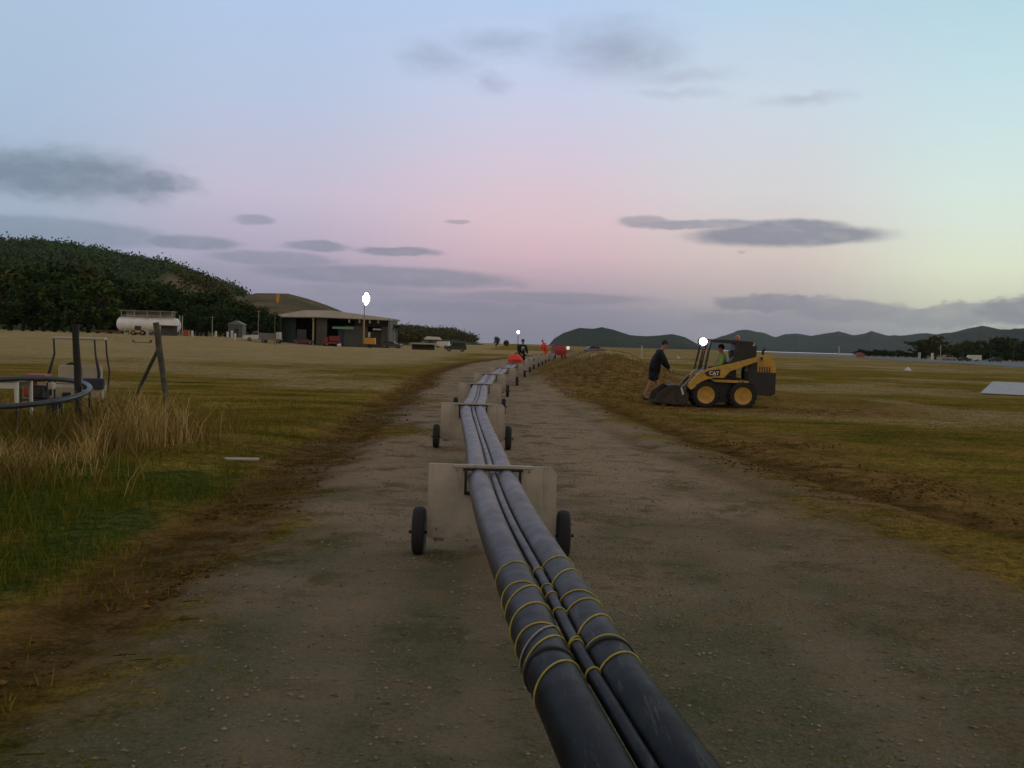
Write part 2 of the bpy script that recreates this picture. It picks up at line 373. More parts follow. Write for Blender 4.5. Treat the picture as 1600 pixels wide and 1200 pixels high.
at_ = dict(road=road.ravel(), dirt=dirt.ravel(), rut=rt.ravel(), dry=dry.ravel(), green=green.ravel())
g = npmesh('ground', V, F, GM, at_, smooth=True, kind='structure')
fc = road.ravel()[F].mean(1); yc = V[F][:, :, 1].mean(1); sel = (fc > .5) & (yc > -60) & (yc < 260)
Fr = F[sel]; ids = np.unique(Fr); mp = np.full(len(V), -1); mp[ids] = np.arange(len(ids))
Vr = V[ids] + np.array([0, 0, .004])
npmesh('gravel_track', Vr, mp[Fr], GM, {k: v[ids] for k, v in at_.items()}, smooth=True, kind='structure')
def sheet(name, pts, z, m):
    b = MB(); b.add([(p[0], p[1], z + h1(p[0], p[1])) for p in pts], [tuple(range(len(pts)))]); o = b.build(name, m); o['kind'] = 'structure'; return o
asph = mat('asphalt', (.11, .12, .13), .9, var=.2, scale=.3, coord='W')
def gp(px, py): p = on_plane(px, py, 0.); return (p.x, p.y)
rb = MB(); rw_near = [gp(1700, 584), gp(1600, 575), gp(1480, 567.5), gp(1350, 560.5), gp(1210, 554.5)]; rw_far = [gp(1210, 551.6), gp(1350, 556.2), gp(1480, 560.8), gp(1600, 565), gp(1700, 569)]
sheet('runway', rw_near + rw_far, .05, asph)
water = mat('sea_water', (.55, .58, .62), .25, var=.05, scale=.02, coord='W')
wa = MB(); wa.add([(p[0], p[1], .12) for p in [(at(1130, 545, 1).x * 1500, 1500), (at(1345, 545, 1).x * 1500, 1500), (at(1345, 545, 1).x * 4200, 4200), (at(1130, 545, 1).x * 4200, 4200)]], [(0, 1, 2, 3)])
wo_ = wa.build('bay_water', water); wo_['kind'] = 'structure'
# loose stones on the track
def scatter_stones(n, pos=None, s0=.004, s1=.009):
    Vs = []; Fs = []; o = 0
    base = np.array([(1, 0, 0), (-1, 0, 0), (0, 1, 0), (0, -1, 0), (0, 0, 1), (0, 0, -1)], float)
    fc = np.array([(0, 2, 4), (2, 1, 4), (1, 3, 4), (3, 0, 4), (2, 0, 5), (1, 2, 5), (3, 1, 5), (0, 3, 5)])
    x, y = pos; h = H(x, y)
    for i in range(n):
        s = s0 + s1 * rng.random() ** 3; b = base * (1 + .5 * (rng.random((6, 3)) - .5)) * s * np.array([1.2, 1, .7]); a = rng.random() * 6.28
        c_, s_ = math.cos(a), math.sin(a); b = b @ np.array([[c_, -s_, 0], [s_, c_, 0], [0, 0, 1]])
        Vs.append(b + np.array([x[i], y[i], h[i] + .004 + s * .3])); Fs.append(fc + o); o += 6
    return np.concatenate(Vs), np.concatenate(Fs)
def ok(n, f):
    X = []; Y = []
    while sum(map(len, X)) < n:
        x, y, p = f(n); k = rng.random(n) < p; X.append(x[k]); Y.append(y[k])
    return np.concatenate(X)[:n], np.concatenate(Y)[:n]
def f_stone(n):
    y = 1.5 + 26 * rng.random(n) ** 1.6; x = trk(y) + (rng.random(n) - .5) * 7; r, dt, *_ = masks(x, y); return x, y, ss(r, .3, .8) * (1 - .8 * dt)
def f_clod(n):
    y = 2.5 + 40 * rng.random(n) ** 1.5; x = -4.5 + 13 * rng.random(n); r, dt, *_ = masks(x, y); return x, y, ss(dt, .45, .9) * (1 - ss(r, .6, .95)) * ss(fbm(x * 1.1 + 7, y * 1.1, 3), .35, .6)
cv, cf = scatter_stones(11000, ok(11000, f_clod), .005, .022)
npmesh('earth_clods', cv, cf, mat('clod', (.15, .085, .028), 1., var=.55, scale=7, coord='W', spec=0.), kind='stuff')['label'] = 'crumbs of brown earth along both edges of the track'
sv, sf = scatter_stones(18000, ok(18000, f_stone))
npmesh('loose_gravel', sv, sf, mat('stone', (.24, .20, .14), .9, var=.6, scale=7, coord='W'), kind='stuff')['label'] = 'loose stones scattered on the dirt track'
# ------------------------------------------------------------------ grass blades
def bladmat(name, ca, cb, cc):
    m = bpy.data.materials.new(name); m.use_nodes = True; T = NT(m.node_tree); b = T.n['Principled BSDF']
    t = T.node('ShaderNodeAttribute', attribute_name='tint').outputs['Fac']
    T.put(b.inputs['Base Color'], T.mix(T.step(t, .5, 1.), T.mix(T.step(t, 0., .5), ca, cb), cc))
    b.inputs['Roughness'].default_value = .9; b.inputs['Specular IOR Level'].default_value = .04; return m
def blades(name, x, y, hgt, w, m, tint, lean=.35, label=None, z0=None):
    n = len(x); z = H(x, y) if z0 is None else z0
    a = rng.random(n) * 6.283; la = rng.random(n) * 6.283; ln = lean * (.2 + rng.random(n)) * hgt
    wx = np.cos(a) * w; wy = np.sin(a) * w; lx = np.cos(la) * ln; ly = np.sin(la) * ln
    V = np.zeros((n, 7, 3)); 
    for k, (t, ww) in enumerate(((0, 1.), (.4, .85), (.75, .5))):
        q = t ** 1.8
        for s_, sg in ((0, -1), (1, 1)):
            V[:, k * 2 + s_, 0] = x + lx * q + sg * wx * ww; V[:, k * 2 + s_, 1] = y + ly * q + sg * wy * ww; V[:, k * 2 + s_, 2] = z + hgt * t - .01
    V[:, 6, 0] = x + lx; V[:, 6, 1] = y + ly; V[:, 6, 2] = z + hgt * (1 - .25 * lean)
    b = np.arange(n)[:, None] * 7
    F = np.concatenate([b + np.array([0, 1, 3]), b + np.array([0, 3, 2]), b + np.array([2, 3, 5]), b + np.array([2, 5, 4]), b + np.array([4, 5, 6])])
    o = npmesh(name, V.reshape(-1, 3), F, m, {'tint': np.repeat(tint, 7)}, kind='stuff'); o['label'] = label; return o
BM1 = bladmat('dry_blades', (.045, .07, .008), (.17, .125, .030), (.50, .36, .15))
BM2 = bladmat('short_blades', (.055, .095, .008), (.17, .14, .014), (.36, .25, .06))
def ok(n, f):
    X = []; Y = []
    while sum(map(len, X)) < n:
        x, y, p = f(n); k = rng.random(n) < p; X.append(x[k]); Y.append(y[k])
    return np.concatenate(X)[:n], np.concatenate(Y)[:n]
def f_tall(n):
    x = -12.5 + 9.3 * rng.random(n); y = 8 + 11 * rng.random(n)
    e = ss(x, -3.1 - .03 * y, -4.6 - .06 * y) * ss(y, 8.3, 10.8) * ss(y, 18.5, 15.5); c = fbm(x * .9, y * .9, 3)
    return x, y, e * ss(c, .42, .62) * (.25 + .75 * ss(x, -4.2, -5.2))
x, y = ok(17000, f_tall)
sl_ = x / y
hh = (.25 + .15 * ss(sl_, -.22, -.28) + .42 * ss(sl_, -.26, -.32) * ss(sl_, -.45, -.40)) * (.45 + .75 * rng.random(len(x))) * (.35 + 1.25 * fbm(x * 1.3 + 5, y * 1.3, 2)) * (.65 + .35 * ss(y, 9, 12))
tn = np.clip(.22 + .22 * ss(x / y, -.28, -.33) * ss(x / y, -.47, -.42) + .8 * (fbm(x * .8, y * .8 + 4, 3) - .35) + .45 * rng.random(len(x)) - .28 * ss(x, -6.2, -8.5), 0, 1)
blades('tall_grass', x, y, hh, .0045 + .003 * rng.random(len(x)), BM1, tn, .6, 'tall dry straw coloured grass around the old fence posts')
def f_left(n):
    y = 3.5 + 21 * rng.random(n) ** 1.3; x = -13 + 11 * rng.random(n); r, dt, rt_, _, gr, _ = masks(x, y)
    return x, y, (1 - ss(r, .2, .6)) * (1 - .75 * dt) * ss(fbm(x * 1.3, y * 1.3, 3), .25, .6)
x, y = ok(62000, f_left)
r_m = masks(x, y); blades('verge_grass', x, y, (.025 + .07 * rng.random(len(x))) * (1 + .9 * r_m[4]), .003 + .0025 * rng.random(len(x)), BM2, np.clip(rng.random(len(x)) * .75 - .35 * r_m[4] + .1, 0, 1), .6, 'short green grass on the left verge of the track')
def f_right(n):
    y = 3.5 + 30 * rng.random(n) ** 1.4; x = 2.4 + 17 * rng.random(n); r, dt, rt_, _, gr, _ = masks(x, y)
    return x, y, (1 - ss(r, .2, .6)) * (1 - .8 * dt) * (1 - rt_) * ss(fbm(x * 1.1, y * 1.1, 3), .25, .6)
x, y = ok(95000, f_right)
blades('field_grass', x, y, .012 + .035 * rng.random(len(x)), .0025 + .0025 * rng.random(len(x)), BM2, np.clip(rng.random(len(x)) * .9, 0, 1), .8, 'short mown grass on the airfield right of the track')
def f_mound(n):
    y = 36 + 70 * rng.random(n) ** 1.5; x = mound_axis(y) + (rng.random(n) - .5) * 7; m = masks(x, y)[5]
    return x, y, ss(m, .25, .7) * ss(fbm(x * .6, y * .3, 3), .3, .55)
x, y = ok(14000, f_mound)
blades('mound_grass', x, y, .03 + .10 * rng.random(len(x)), .008 + .006 * rng.random(len(x)), BM1, np.clip(.25 + .5 * rng.random(len(x)), 0, 1), .9, 'dry grass growing over the long spoil mound')
# weed tufts on the gravel
def f_weed(n):
    y = 2.5 + 16 * rng.random(n) ** 1.3; x = trk(y) + (rng.random(n) - .5) * 6; return x, y, ss(fbm(x * 1.6 + 8, y * 1.6, 3), .56, .7) * .8
x, y = ok(5000, f_weed)
blades('track_weeds', x, y, .012 + .03 * rng.random(len(x)), .003 + .002 * rng.random(len(x)), BM2, .3 + .7 * rng.random(len(x)), .9, 'thin weeds sprouting through the gravel track')
# ------------------------------------------------------------------ hills
def hill(name, sil, d, depth, m, rough=.05, label=None, n=220, nd=26, k=2.0):
    pxs = np.linspace(sil[0][0], sil[-1][0], n); hs = np.interp(pxs, [s[0] for s in sil], [s[1] for s in sil])
    V = []; tj = np.linspace(-1, 1, nd)
    for px, py in zip(pxs, hs):
        hz = at(px, py, d).z; vx = ray(px, py).x
        hz = max(hz, 0)
        for t in tj:
            yy = d + t * depth; prof = max(0, 1 - abs(t) ** k); nn = float(fbm(np.array([vx * d * .006 + 9]), np.array([yy * .006]), 5)[0]) - .5
            fine = float(fbm(np.array([vx * d * .03]), np.array([yy * .03]), 3)[0]) - .5
            V.append((vx * yy, yy, hz * prof * (1 + min(t, 0) * depth / d) * (1 + (nn * .55) * (abs(t) > .02) * min(1, abs(t) * 3)) + hz * fine * rough - (3 if abs(t) == 1 else 0)))
    I = np.arange(n * nd).reshape(n, nd)
    F = np.stack([I[:-1, :-1].ravel(), I[1:, :-1].ravel(), I[1:, 1:].ravel(), I[:-1, 1:].ravel()], 1)
    o = npmesh(name, np.array(V), F, m, smooth=True, kind='structure'); return o, np.array(V).reshape(n, nd, 3)
def hillmat(name, cols, scale, bump=1., dist=4.):
    m = bpy.data.materials.new(name); m.use_nodes = True; T = NT(m.node_tree); b = T.n['Principled BSDF']; P = T.node('ShaderNodeNewGeometry').outputs['Position']
    n1 = T.noise(P, scale, 5, .65); n2 = T.noise(P, scale * 5, 5, .7)
    c = T.mix(T.step(n1, .42, .6), cols[0], cols[1]); c = T.mix(T.m('MULTIPLY', T.step(n2, .4, .7), .6), c, cols[2])
    T.put(b.inputs['Base Color'], c); b.inputs['Roughness'].default_value = .95; b.inputs['Specular IOR Level'].default_value = .1
    bn = T.node('ShaderNodeBump'); bn.inputs['Strength'].default_value = bump; bn.inputs['Distance'].default_value = dist; T.put(bn.inputs['Height'], n2); T.put(b.inputs['Normal'], bn.outputs[0]); return m
hm_forest = hillmat('forest_slope', ((.022, .044, .010), (.044, .066, .014), (.016, .03, .008)), .02)
hm_grass = hillmat('dry_slope', ((.085, .07, .022), (.17, .12, .055), (.05, .05, .015)), .03, .6, 2)
hm_far = hillmat('far_forest', ((.030, .045, .028), (.045, .055, .032), (.022, .034, .022)), .004, .8, 10)
hillA, VA = hill('forested_hill', [(-420, 480), (-300, 430), (-150, 397), (0, 390), (60, 391), (100, 393), (150, 399), (200, 411), (250, 417), (280, 425), (300, 436), (325, 445), (350, 453), (380, 463), (420, 484), (470, 510), (520, 531)], 820, 330, hm_forest)
hillB, VB = hill('grassy_hill', [(180, 500), (235, 440), (262, 424), (300, 440), (340, 460), (380, 462), (400, 457), (450, 458), (480, 466), (510, 476), (530, 484), (560, 497), (600, 512), (660, 527), (700, 536)], 480, 170, hm_grass)
hillC, VC = hill('wooded_rise', [(585, 524), (610, 516), (640, 517), (660, 520), (700, 521), (720, 526), (740, 534), (755, 539)], 900, 260, hm_forest)
hill('rounded_hill', [(855, 542), (866, 529), (880, 521), (905, 513.5), (925, 514), (940, 511.5), (958, 515), (985, 524), (1010, 525.5), (1030, 524), (1050, 522), (1070, 527), (1090, 538), (1102, 547)], 2600, 700, hm_far)
hill('mountain_range', [(1085, 547), (1100, 540), (1115, 530), (1140, 522), (1152, 518), (1175, 517.5), (1191, 519.5), (1211, 527), (1228, 522), (1245, 521), (1268, 525), (1290, 521), (1310, 518.5), (1335, 524), (1350, 521), (1362, 517.5), (1385, 524), (1410, 525), (1450, 521), (1520, 530), (1600, 540), (1660, 555)], 6500, 1700, hm_far, n=260)
hill('mountain_spur', [(1400, 546), (1440, 530), (1470, 521), (1500, 517), (1515, 513), (1535, 509.5), (1560, 513.5), (1580, 517), (1600, 513), (1640, 507), (1700, 515), (1790, 535), (1850, 560)], 4300, 1100, hm_far)
# ------------------------------------------------------------------ trees
def crown_mesh(name, n_cl, leaves, rx, rz, zc, leaf, m, irr=.35, seed=1, palm=False):
    g_ = np.random.default_rng(seed); V = []; T_ = []
    cl = []
    for i in range(n_cl):
        a = g_.random() * 6.283; cz = g_.uniform(-1, 1); rr = math.sqrt(max(0, 1 - cz * cz)); rad = (.45 + .6 * g_.random() ** .6)
        lump = 1 + irr * math.sin(a * 2 + seed) * .6 + irr * (g_.random() - .5)
        cl.append((rx * rr * math.cos(a) * rad * lump, rx * rr * math.sin(a) * rad * lump, zc + rz * cz * rad * (1 + irr * .5 * (g_.random() - .5)), .16 + .2 * g_.random(), g_.random()))
    for cx, cy, cz, cr, ct in cl:
        k = leaves; p = g_.normal(size=(k, 3)) * cr * rx * .55 + np.array([cx, cy, cz]); p[:, 2] = cz + (p[:, 2] - cz) * .75
        d1 = g_.normal(size=(k, 3)); d1 /= np.linalg.norm(d1, axis=1)[:, None]; d2 = np.cross(d1, g_.normal(size=(k, 3))); d2 /= np.linalg.norm(d2, axis=1)[:, None]
        s = leaf * (.6 + .8 * g_.random((k, 1)))
        V.append(np.stack([p - d1 * s - d2 * s * .5, p + d1 * s * .2 - d2 * s * .8, p + d1 * s + d2 * s * .3, p - d1 * s * .3 + d2 * s * .8], 1))
        T_.append(np.repeat(np.clip(ct * .7 + .3 * g_.random(k), 0, 1), 4))
    V = np.concatenate(V).reshape(-1, 3); F = np.arange(len(V)).reshape(-1, 4)
    me_o = npmesh(name, V, F, m, {'tint': np.concatenate(T_)}); return me_o
bark = mat('bark', (.07, .055, .04), .9, var=.4, scale=4)
def tree_proto(seed, rx, h, m, n_cl=60, leaves=34, leaf=.32, low=.12):
    zc = h * (.5 + low / 2); rz = h * (1 - low) / 2
    cr = crown_mesh('crown', n_cl, leaves, rx, rz, zc, leaf, m, seed=seed)
    t = MB(); r = h * .022; g_ = random.Random(seed)
    t.tube([(0, 0, -.3), (g_.uniform(-.2, .2), 0, h * .2), (g_.uniform(-.3, .3), .2, h * .45), (0, 0, h * .8)], [r * 1.5, r * 1.1, r * .8, r * .25], 8)
    for i in range(5):
        a = g_.random() * 6.28; z = h * g_.uniform(.2, .5)
        t.tube([(0, 0, z), (math.cos(a) * rx * .35, math.sin(a) * rx * .35, z + h * .12), (math.cos(a) * rx * .75, math.sin(a) * rx * .75, z + h * .26)], [r * .6, r * .4, r * .12], 6)
    tr = t.build('trunk', bark, smooth=True)
    return cr, tr
LM = [leafmat('leaves_dark', (.022, .050, .007)), leafmat('leaves_mid', (.040, .070, .010)), leafmat('leaves_olive', (.064, .064, .014))]
PROTO = [tree_proto(s, 1.0 * rx, 10, LM[mi], n_cl=nc) for s, rx, mi, nc in ((3, 4.2, 0, 70), (5, 3.4, 1, 60), (8, 4.8, 0, 80), (11, 3.8, 2, 60), (14, 3.0, 1, 50))]
used = set()
def tree(px, d, h, label, group, k=None, sx=1., name='tree', x=None, z=None):
    k = rng.integers(len(PROTO)) if k is None else k
    p = G(px, d); s = h / 10
    if z is not None: p.z = z
    t = thing(name, p, label, 'tree', group, rz=random.random() * 6.28)
    for src in PROTO[k]:
        if (k, src.name) in used: c = src.copy(); COL.objects.link(c)
        else: c = src; used.add((k, src.name))
        c.parent = t
    t.scale = (s * sx, s * sx, s); return t
# ------------------------------------------------------------------ paint and surfaces
black_pipe = mat('black_polythene', (.010, .011, .012), .42, var=.4, scale=5, bump=.03, bscale=20, spec=.24, coord='W')
# grazing-light brightening put into the colour: pipes dark near, paler and shinier farther off
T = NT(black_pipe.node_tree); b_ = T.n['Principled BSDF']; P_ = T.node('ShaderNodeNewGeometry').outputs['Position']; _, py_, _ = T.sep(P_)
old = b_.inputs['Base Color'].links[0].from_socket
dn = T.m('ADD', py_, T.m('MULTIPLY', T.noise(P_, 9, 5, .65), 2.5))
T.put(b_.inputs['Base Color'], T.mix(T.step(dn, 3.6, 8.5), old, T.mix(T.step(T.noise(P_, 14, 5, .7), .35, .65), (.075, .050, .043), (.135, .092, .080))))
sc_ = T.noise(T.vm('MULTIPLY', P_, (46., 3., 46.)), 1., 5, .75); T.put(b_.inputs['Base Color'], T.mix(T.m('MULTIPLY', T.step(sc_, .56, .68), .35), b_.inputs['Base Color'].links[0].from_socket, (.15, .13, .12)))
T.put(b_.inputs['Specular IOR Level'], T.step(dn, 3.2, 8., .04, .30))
rubber = mat('tyre_rubber', (.018, .018, .019), .85, var=.3)
cream = mat('cream_board', (.42, .385, .33), .75, var=.2, scale=2.2, bump=.12, bscale=14)
T = NT(cream.node_tree); b_ = T.n['Principled BSDF']; oc = T.node('ShaderNodeTexCoord').outputs['Object']; ox, oy, oz = T.sep(oc)
oi_ = T.node('ShaderNodeObjectInfo').outputs['Random']; oc2 = T.vm('ADD', oc, T.comb(T.m('MULTIPLY', oi_, 9.), 0., 0.))
md = T.m('ADD', T.m('MULTIPLY', T.noise(oc2, 7, 6, .7), 1.1), T.m('MULTIPLY', oz, -1.5))
c_ = T.mix(T.m('MULTIPLY', T.step(md, .15, .5), .38), b_.inputs['Base Color'].links[0].from_socket, (.13, .10, .07))
sc_ = T.noise(T.vm('MULTIPLY', oc2, (30., 30., 2.2)), 1., 4, .7); c_ = T.mix(T.m('MULTIPLY', T.step(sc_, .56, .66), .35), c_, (.17, .15, .125))
sc_ = T.noise(T.vm('MULTIPLY', oc2, (3., 3., 40.)), 1., 3, .7); c_ = T.mix(T.m('MULTIPLY', T.step(sc_, .60, .68), .3), c_, (.60, .56, .50)); T.put(b_.inputs['Base Color'], c_)
galv = mat('dull_steel', (.22, .21, .20), .5, .6, var=.3, scale=8)
dsteel = mat('dark_steel', (.03, .03, .032), .6, .3, var=.3, scale=8)
rope_m = mat('yellow_rope', (.44, .37, .07), .8, var=.2, scale=30)
ropew_m = mat('pale_rope', (.30, .29, .27), .8, var=.2, scale=30)
white = mat('white_paint', (.62, .62, .60), .5, var=.08, scale=2)
offwhite = mat('offwhite_paint', (.42, .41, .36), .6, var=.12, scale=2)
yellow = mat('machine_yellow', (.62, .35, .055), .5, var=.14, scale=7, c2=(.42, .26, .06))
mblack = mat('machine_black', (.022, .023, .025), .5, var=.3, scale=4)
glass = mat('dark_glass', (.02, .025, .03), .08, var=.1)
red = mat('red_paint', (.34, .035, .025), .5, var=.2)
orange = mat('orange_cloth', (.80, .075, .03), .7, var=.15, scale=4)
hivis = mat('lime_hivis', (.20, .31, .07), .8, var=.2, scale=5)
navy = mat('navy_cloth', (.005, .008, .012), .9, var=.3, scale=6)
dgreen = mat('dark_green_paint', (.02, .04, .032), .6, var=.3)
skin_m = mat('skin', (.36, .17, .12), .6, var=.08, scale=8)
hair_m = mat('hair', (.018, .012, .010), .8, var=.3, scale=30)
boot_m = mat('boot_leather', (.10, .055, .028), .8, var=.3, scale=12)
timber = mat('weathered_post', (.075, .068, .055), .9, var=.4, scale=9, bump=.4, bscale=25)
timber_d = mat('dark_post', (.022, .021, .02), .9, var=.4, scale=9, bump=.4, bscale=25)
roofm = mat('roof_sheet', (.50, .49, .46), .55, var=.1, scale=.4)
wallm = mat('shed_wall', (.085, .09, .085), .8, var=.15, scale=.3)
darkin = mat('shed_wall_dark', (.02, .035, .035), .9, var=.3, scale=.3)
lampm = mat('lamp_glow', (1., .98, .95), .3, var=0., emit=14)
lampm_c = mat('lamp_glow_cool', (.93, .95, 1.), .3, var=0., emit=14)
def text(s, size, m, parent, loc, rot, name='lettering', ext=.002):
    cu = bpy.data.curves.new('t', 'FONT'); cu.body = s; cu.size = size; cu.extrude = ext; cu.offset = size * .025; cu.align_x = 'CENTER'; cu.align_y = 'CENTER'
    o = bpy.data.objects.new('t', cu); COL.objects.link(o); bpy.context.view_layer.update()
    me = bpy.data.meshes.new_from_object(o.evaluated_get(bpy.context.evaluated_depsgraph_get())); bpy.data.objects.remove(o)
    me.materials.clear(); me.materials.append(m); n = bpy.data.objects.new(name, me); COL.objects.link(n); n.parent = parent; n.location = loc; n.rotation_euler = rot; return n
# ------------------------------------------------------------------ pipeline
path = []
for px, py, zt in ((1034, 1200, .625), (964, 1090, .62), (907, 1000, .62), (853, 900, .62), (798, 800, .63), (770, 737, .64)):
    path.append(on_plane(px, py, zt))
p0 = path[0]; path = [Vector((p0.x + .13 * 8.4, -6, .64)), Vector((p0.x + .13 * 4.4, -2., .64)), Vector((p0.x + .13 * 1.9, .2, .64)), Vector((p0.x + .13 * .9, 1.2, .63))] + path
CART_D = [7.15, 14.4, 21.6, 28.8, 36.0, 43.5, 50.8, 58, 65, 72.5, 80, 88, 96]
CART_PX = [None, 741, 751, 766, 786, 801.5, 812, 820, 829, 836, 842, 848, 856]
def cx_(d, px): return at(px, 575, d).x
carts = []
for d, px in zip(CART_D, CART_PX):
    x = path[-1].x if px is None else cx_(d, px); carts.append(Vector((x, d, h1(x, d))))
x0 = path[-1].x; path[-1].y = 7.15; path[-1].x = on_plane(770, 737, .635).x; carts[0].x = path[-1].x
q = on_plane(757, 721, .60)
for i, c in enumerate(carts[1:], 1):
    a, b = carts[i - 1], c
    if i == 1:
        path.append(Vector((on_plane(754, 712, .60).x - .0, 9.2, .60))); path.append(Vector((on_plane(744, 672, .59).x, 11.6, .60)))
    else:
        mx = (a.x + b.x) / 2; mz = (a.z + b.z) / 2; path.append(Vector((mx, (a.y + b.y) / 2, .60 + mz)))
    path.append(Vector((c.x, c.y, .64 + c.z)))
path.append(Vector((path[-1].x + .8, 104, .62)))
def catmull(P, n=8):
    out = []
    for i in range(len(P) - 1):
        a = P[max(i - 1, 0)]; b = P[i]; c = P[i + 1]; d = P[min(i + 2, len(P) - 1)]
        t0 = 0; t1 = (b - a).length ** .5 + 1e-6; t2 = t1 + (c - b).length ** .5; t3 = t2 + (d - c).length ** .5 + 1e-6
        if i == 0: a = b - (c - b); t1 = t2 - (c - b).length ** .5 if False else (c - b).length ** .5; t2 = 2 * t1; t3 = t2 + (d - c).length ** .5
        if i == len(P) - 2: d = c + (c - b); t3 = t2 + (c - b).length ** .5
        for k in range(n):
            t = t1 + (t2 - t1) * k / n
            A1 = a * ((t1 - t) / (t1 - t0)) + b * ((t - t0) / (t1 - t0)); A2 = b * ((t2 - t) / (t2 - t1)) + c * ((t - t1) / (t2 - t1)); A3 = c * ((t3 - t) / (t3 - t2)) + d * ((t - t2) / (t3 - t2))
            B1 = A1 * ((t2 - t) / (t2 - t0)) + A2 * ((t - t0) / (t2 - t0)); B2 = A2 * ((t3 - t) / (t3 - t1)) + A3 * ((t - t1) / (t3 - t1))
            out.append(B1 * ((t2 - t) / (t2 - t1)) + B2 * ((t - t1) / (t2 - t1)))
    out.append(P[-1].copy()); return out
top = catmull(path)
PR = .081
def offset(pts, off, dz, wob=0., ph=0.):
    o = []
    for i, p in enumerate(pts):
        t = (pts[min(i + 1, len(pts) - 1)] - pts[max(i - 1, 0)]); t.z = 0; t.normalize(); n = Vector((t.y, -t.x, 0))
        o.append(p + n * (off + wob * math.sin(p.y * 1.3 + ph)) + Vector((0, 0, dz)))
    return o
PA = offset(top, -.1, -PR, .003, 1); PB = offset(top, .1, -PR, .003, 2); PC = offset(top, 0., -PR + .036, .002, 3)
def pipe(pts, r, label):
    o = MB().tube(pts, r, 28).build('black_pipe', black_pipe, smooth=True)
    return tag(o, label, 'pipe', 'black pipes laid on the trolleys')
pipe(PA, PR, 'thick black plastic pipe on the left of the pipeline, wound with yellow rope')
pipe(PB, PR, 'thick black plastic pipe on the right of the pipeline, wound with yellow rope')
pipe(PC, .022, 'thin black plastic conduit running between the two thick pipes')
# joint collars and rope turns
def ptat(pts, y):
    for a, b in zip(pts[:-1], pts[1:]):
        if a.y <= y <= b.y:
            t = (y - a.y) / (b.y - a.y); return a.lerp(b, t), (b - a).normalized()
def loop(mb, pts, y, r, tr, tilt=0., skew=0., a0=0., a1=2 * math.pi):
    c, t = ptat(pts, y); n = Vector((t.y, -t.x, 0)).normalized(); up = n.cross(t).normalized()
    L = [c + (n * math.cos(w) + up * math.sin(w)) * r + t * (tilt * math.cos(w) + skew * math.sin(w)) for w in np.linspace(a0, a1, 40)]
    mb.tube(L, tr, 6)
def ydep(py, z=.62): return on_plane(870, py, z).y
rl = thing('rope', (0, 0, 0), 'yellow rope wound seven times round the left thick pipe', 'rope', 'rope lashings on the pipes'); rr = thing('rope', (0, 0, 0), 'yellow rope wound round the right thick pipe and the thin conduit', 'rope', 'rope lashings on the pipes')
def turn(par, *a, **k): m_ = MB(); loop(m_, *a, **k); return m_.build('rope_turn', rope_m, par, smooth=True)
rp = MB()
for py, ti, sk in ((880, .03, 0), (911, -.02, .01), (916, .10, -.02), (943, .06, .0), (974, .01, 0), (994, .10, -.02), (1034, .07, 0)):
    turn(rl, PA, ydep(py), PR + .002, .0032, ti, sk)
loop(rp, PA, ydep(981), PR + .004, .003, .12, -.02)
for py, ti, sk in ((870, .03, 0), (890, .09, 0), (921, -.01, 0), (934, .04, 0), (960, .09, 0), (990, .01, .0), (1017, .05, 0)):
    turn(rr, PB, ydep(py), PR + .002, .0032, ti, sk)
for py, ti in ((880, .01), (904, .0), (916, .01), (940, -.01), (984, .02), (988, 0.), (1030, .01)):
    turn(rr, PC, ydep(py), .024, .0032, ti)
tag(rp.build('rope', ropew_m, smooth=True), 'single pale rope turn among the yellow turns on the left thick pipe', 'rope', 'rope lashings on the pipes')
for pts, py, lb in ((PA, 1012, 'black rubber collar round the left thick pipe beside the lowest yellow rope'), (PB, 994, 'black rubber collar round the right thick pipe beside the yellow rope')):
    c, t = ptat(pts, ydep(py)); tag(MB().lathe([(PR + .001, -.012), (PR + .006, -.010), (PR + .006, .010), (PR + .001, .012)], c, t, 32).build('pipe_collar', rubber, smooth=True), lb, 'pipe collar', 'collars on the thick pipes')
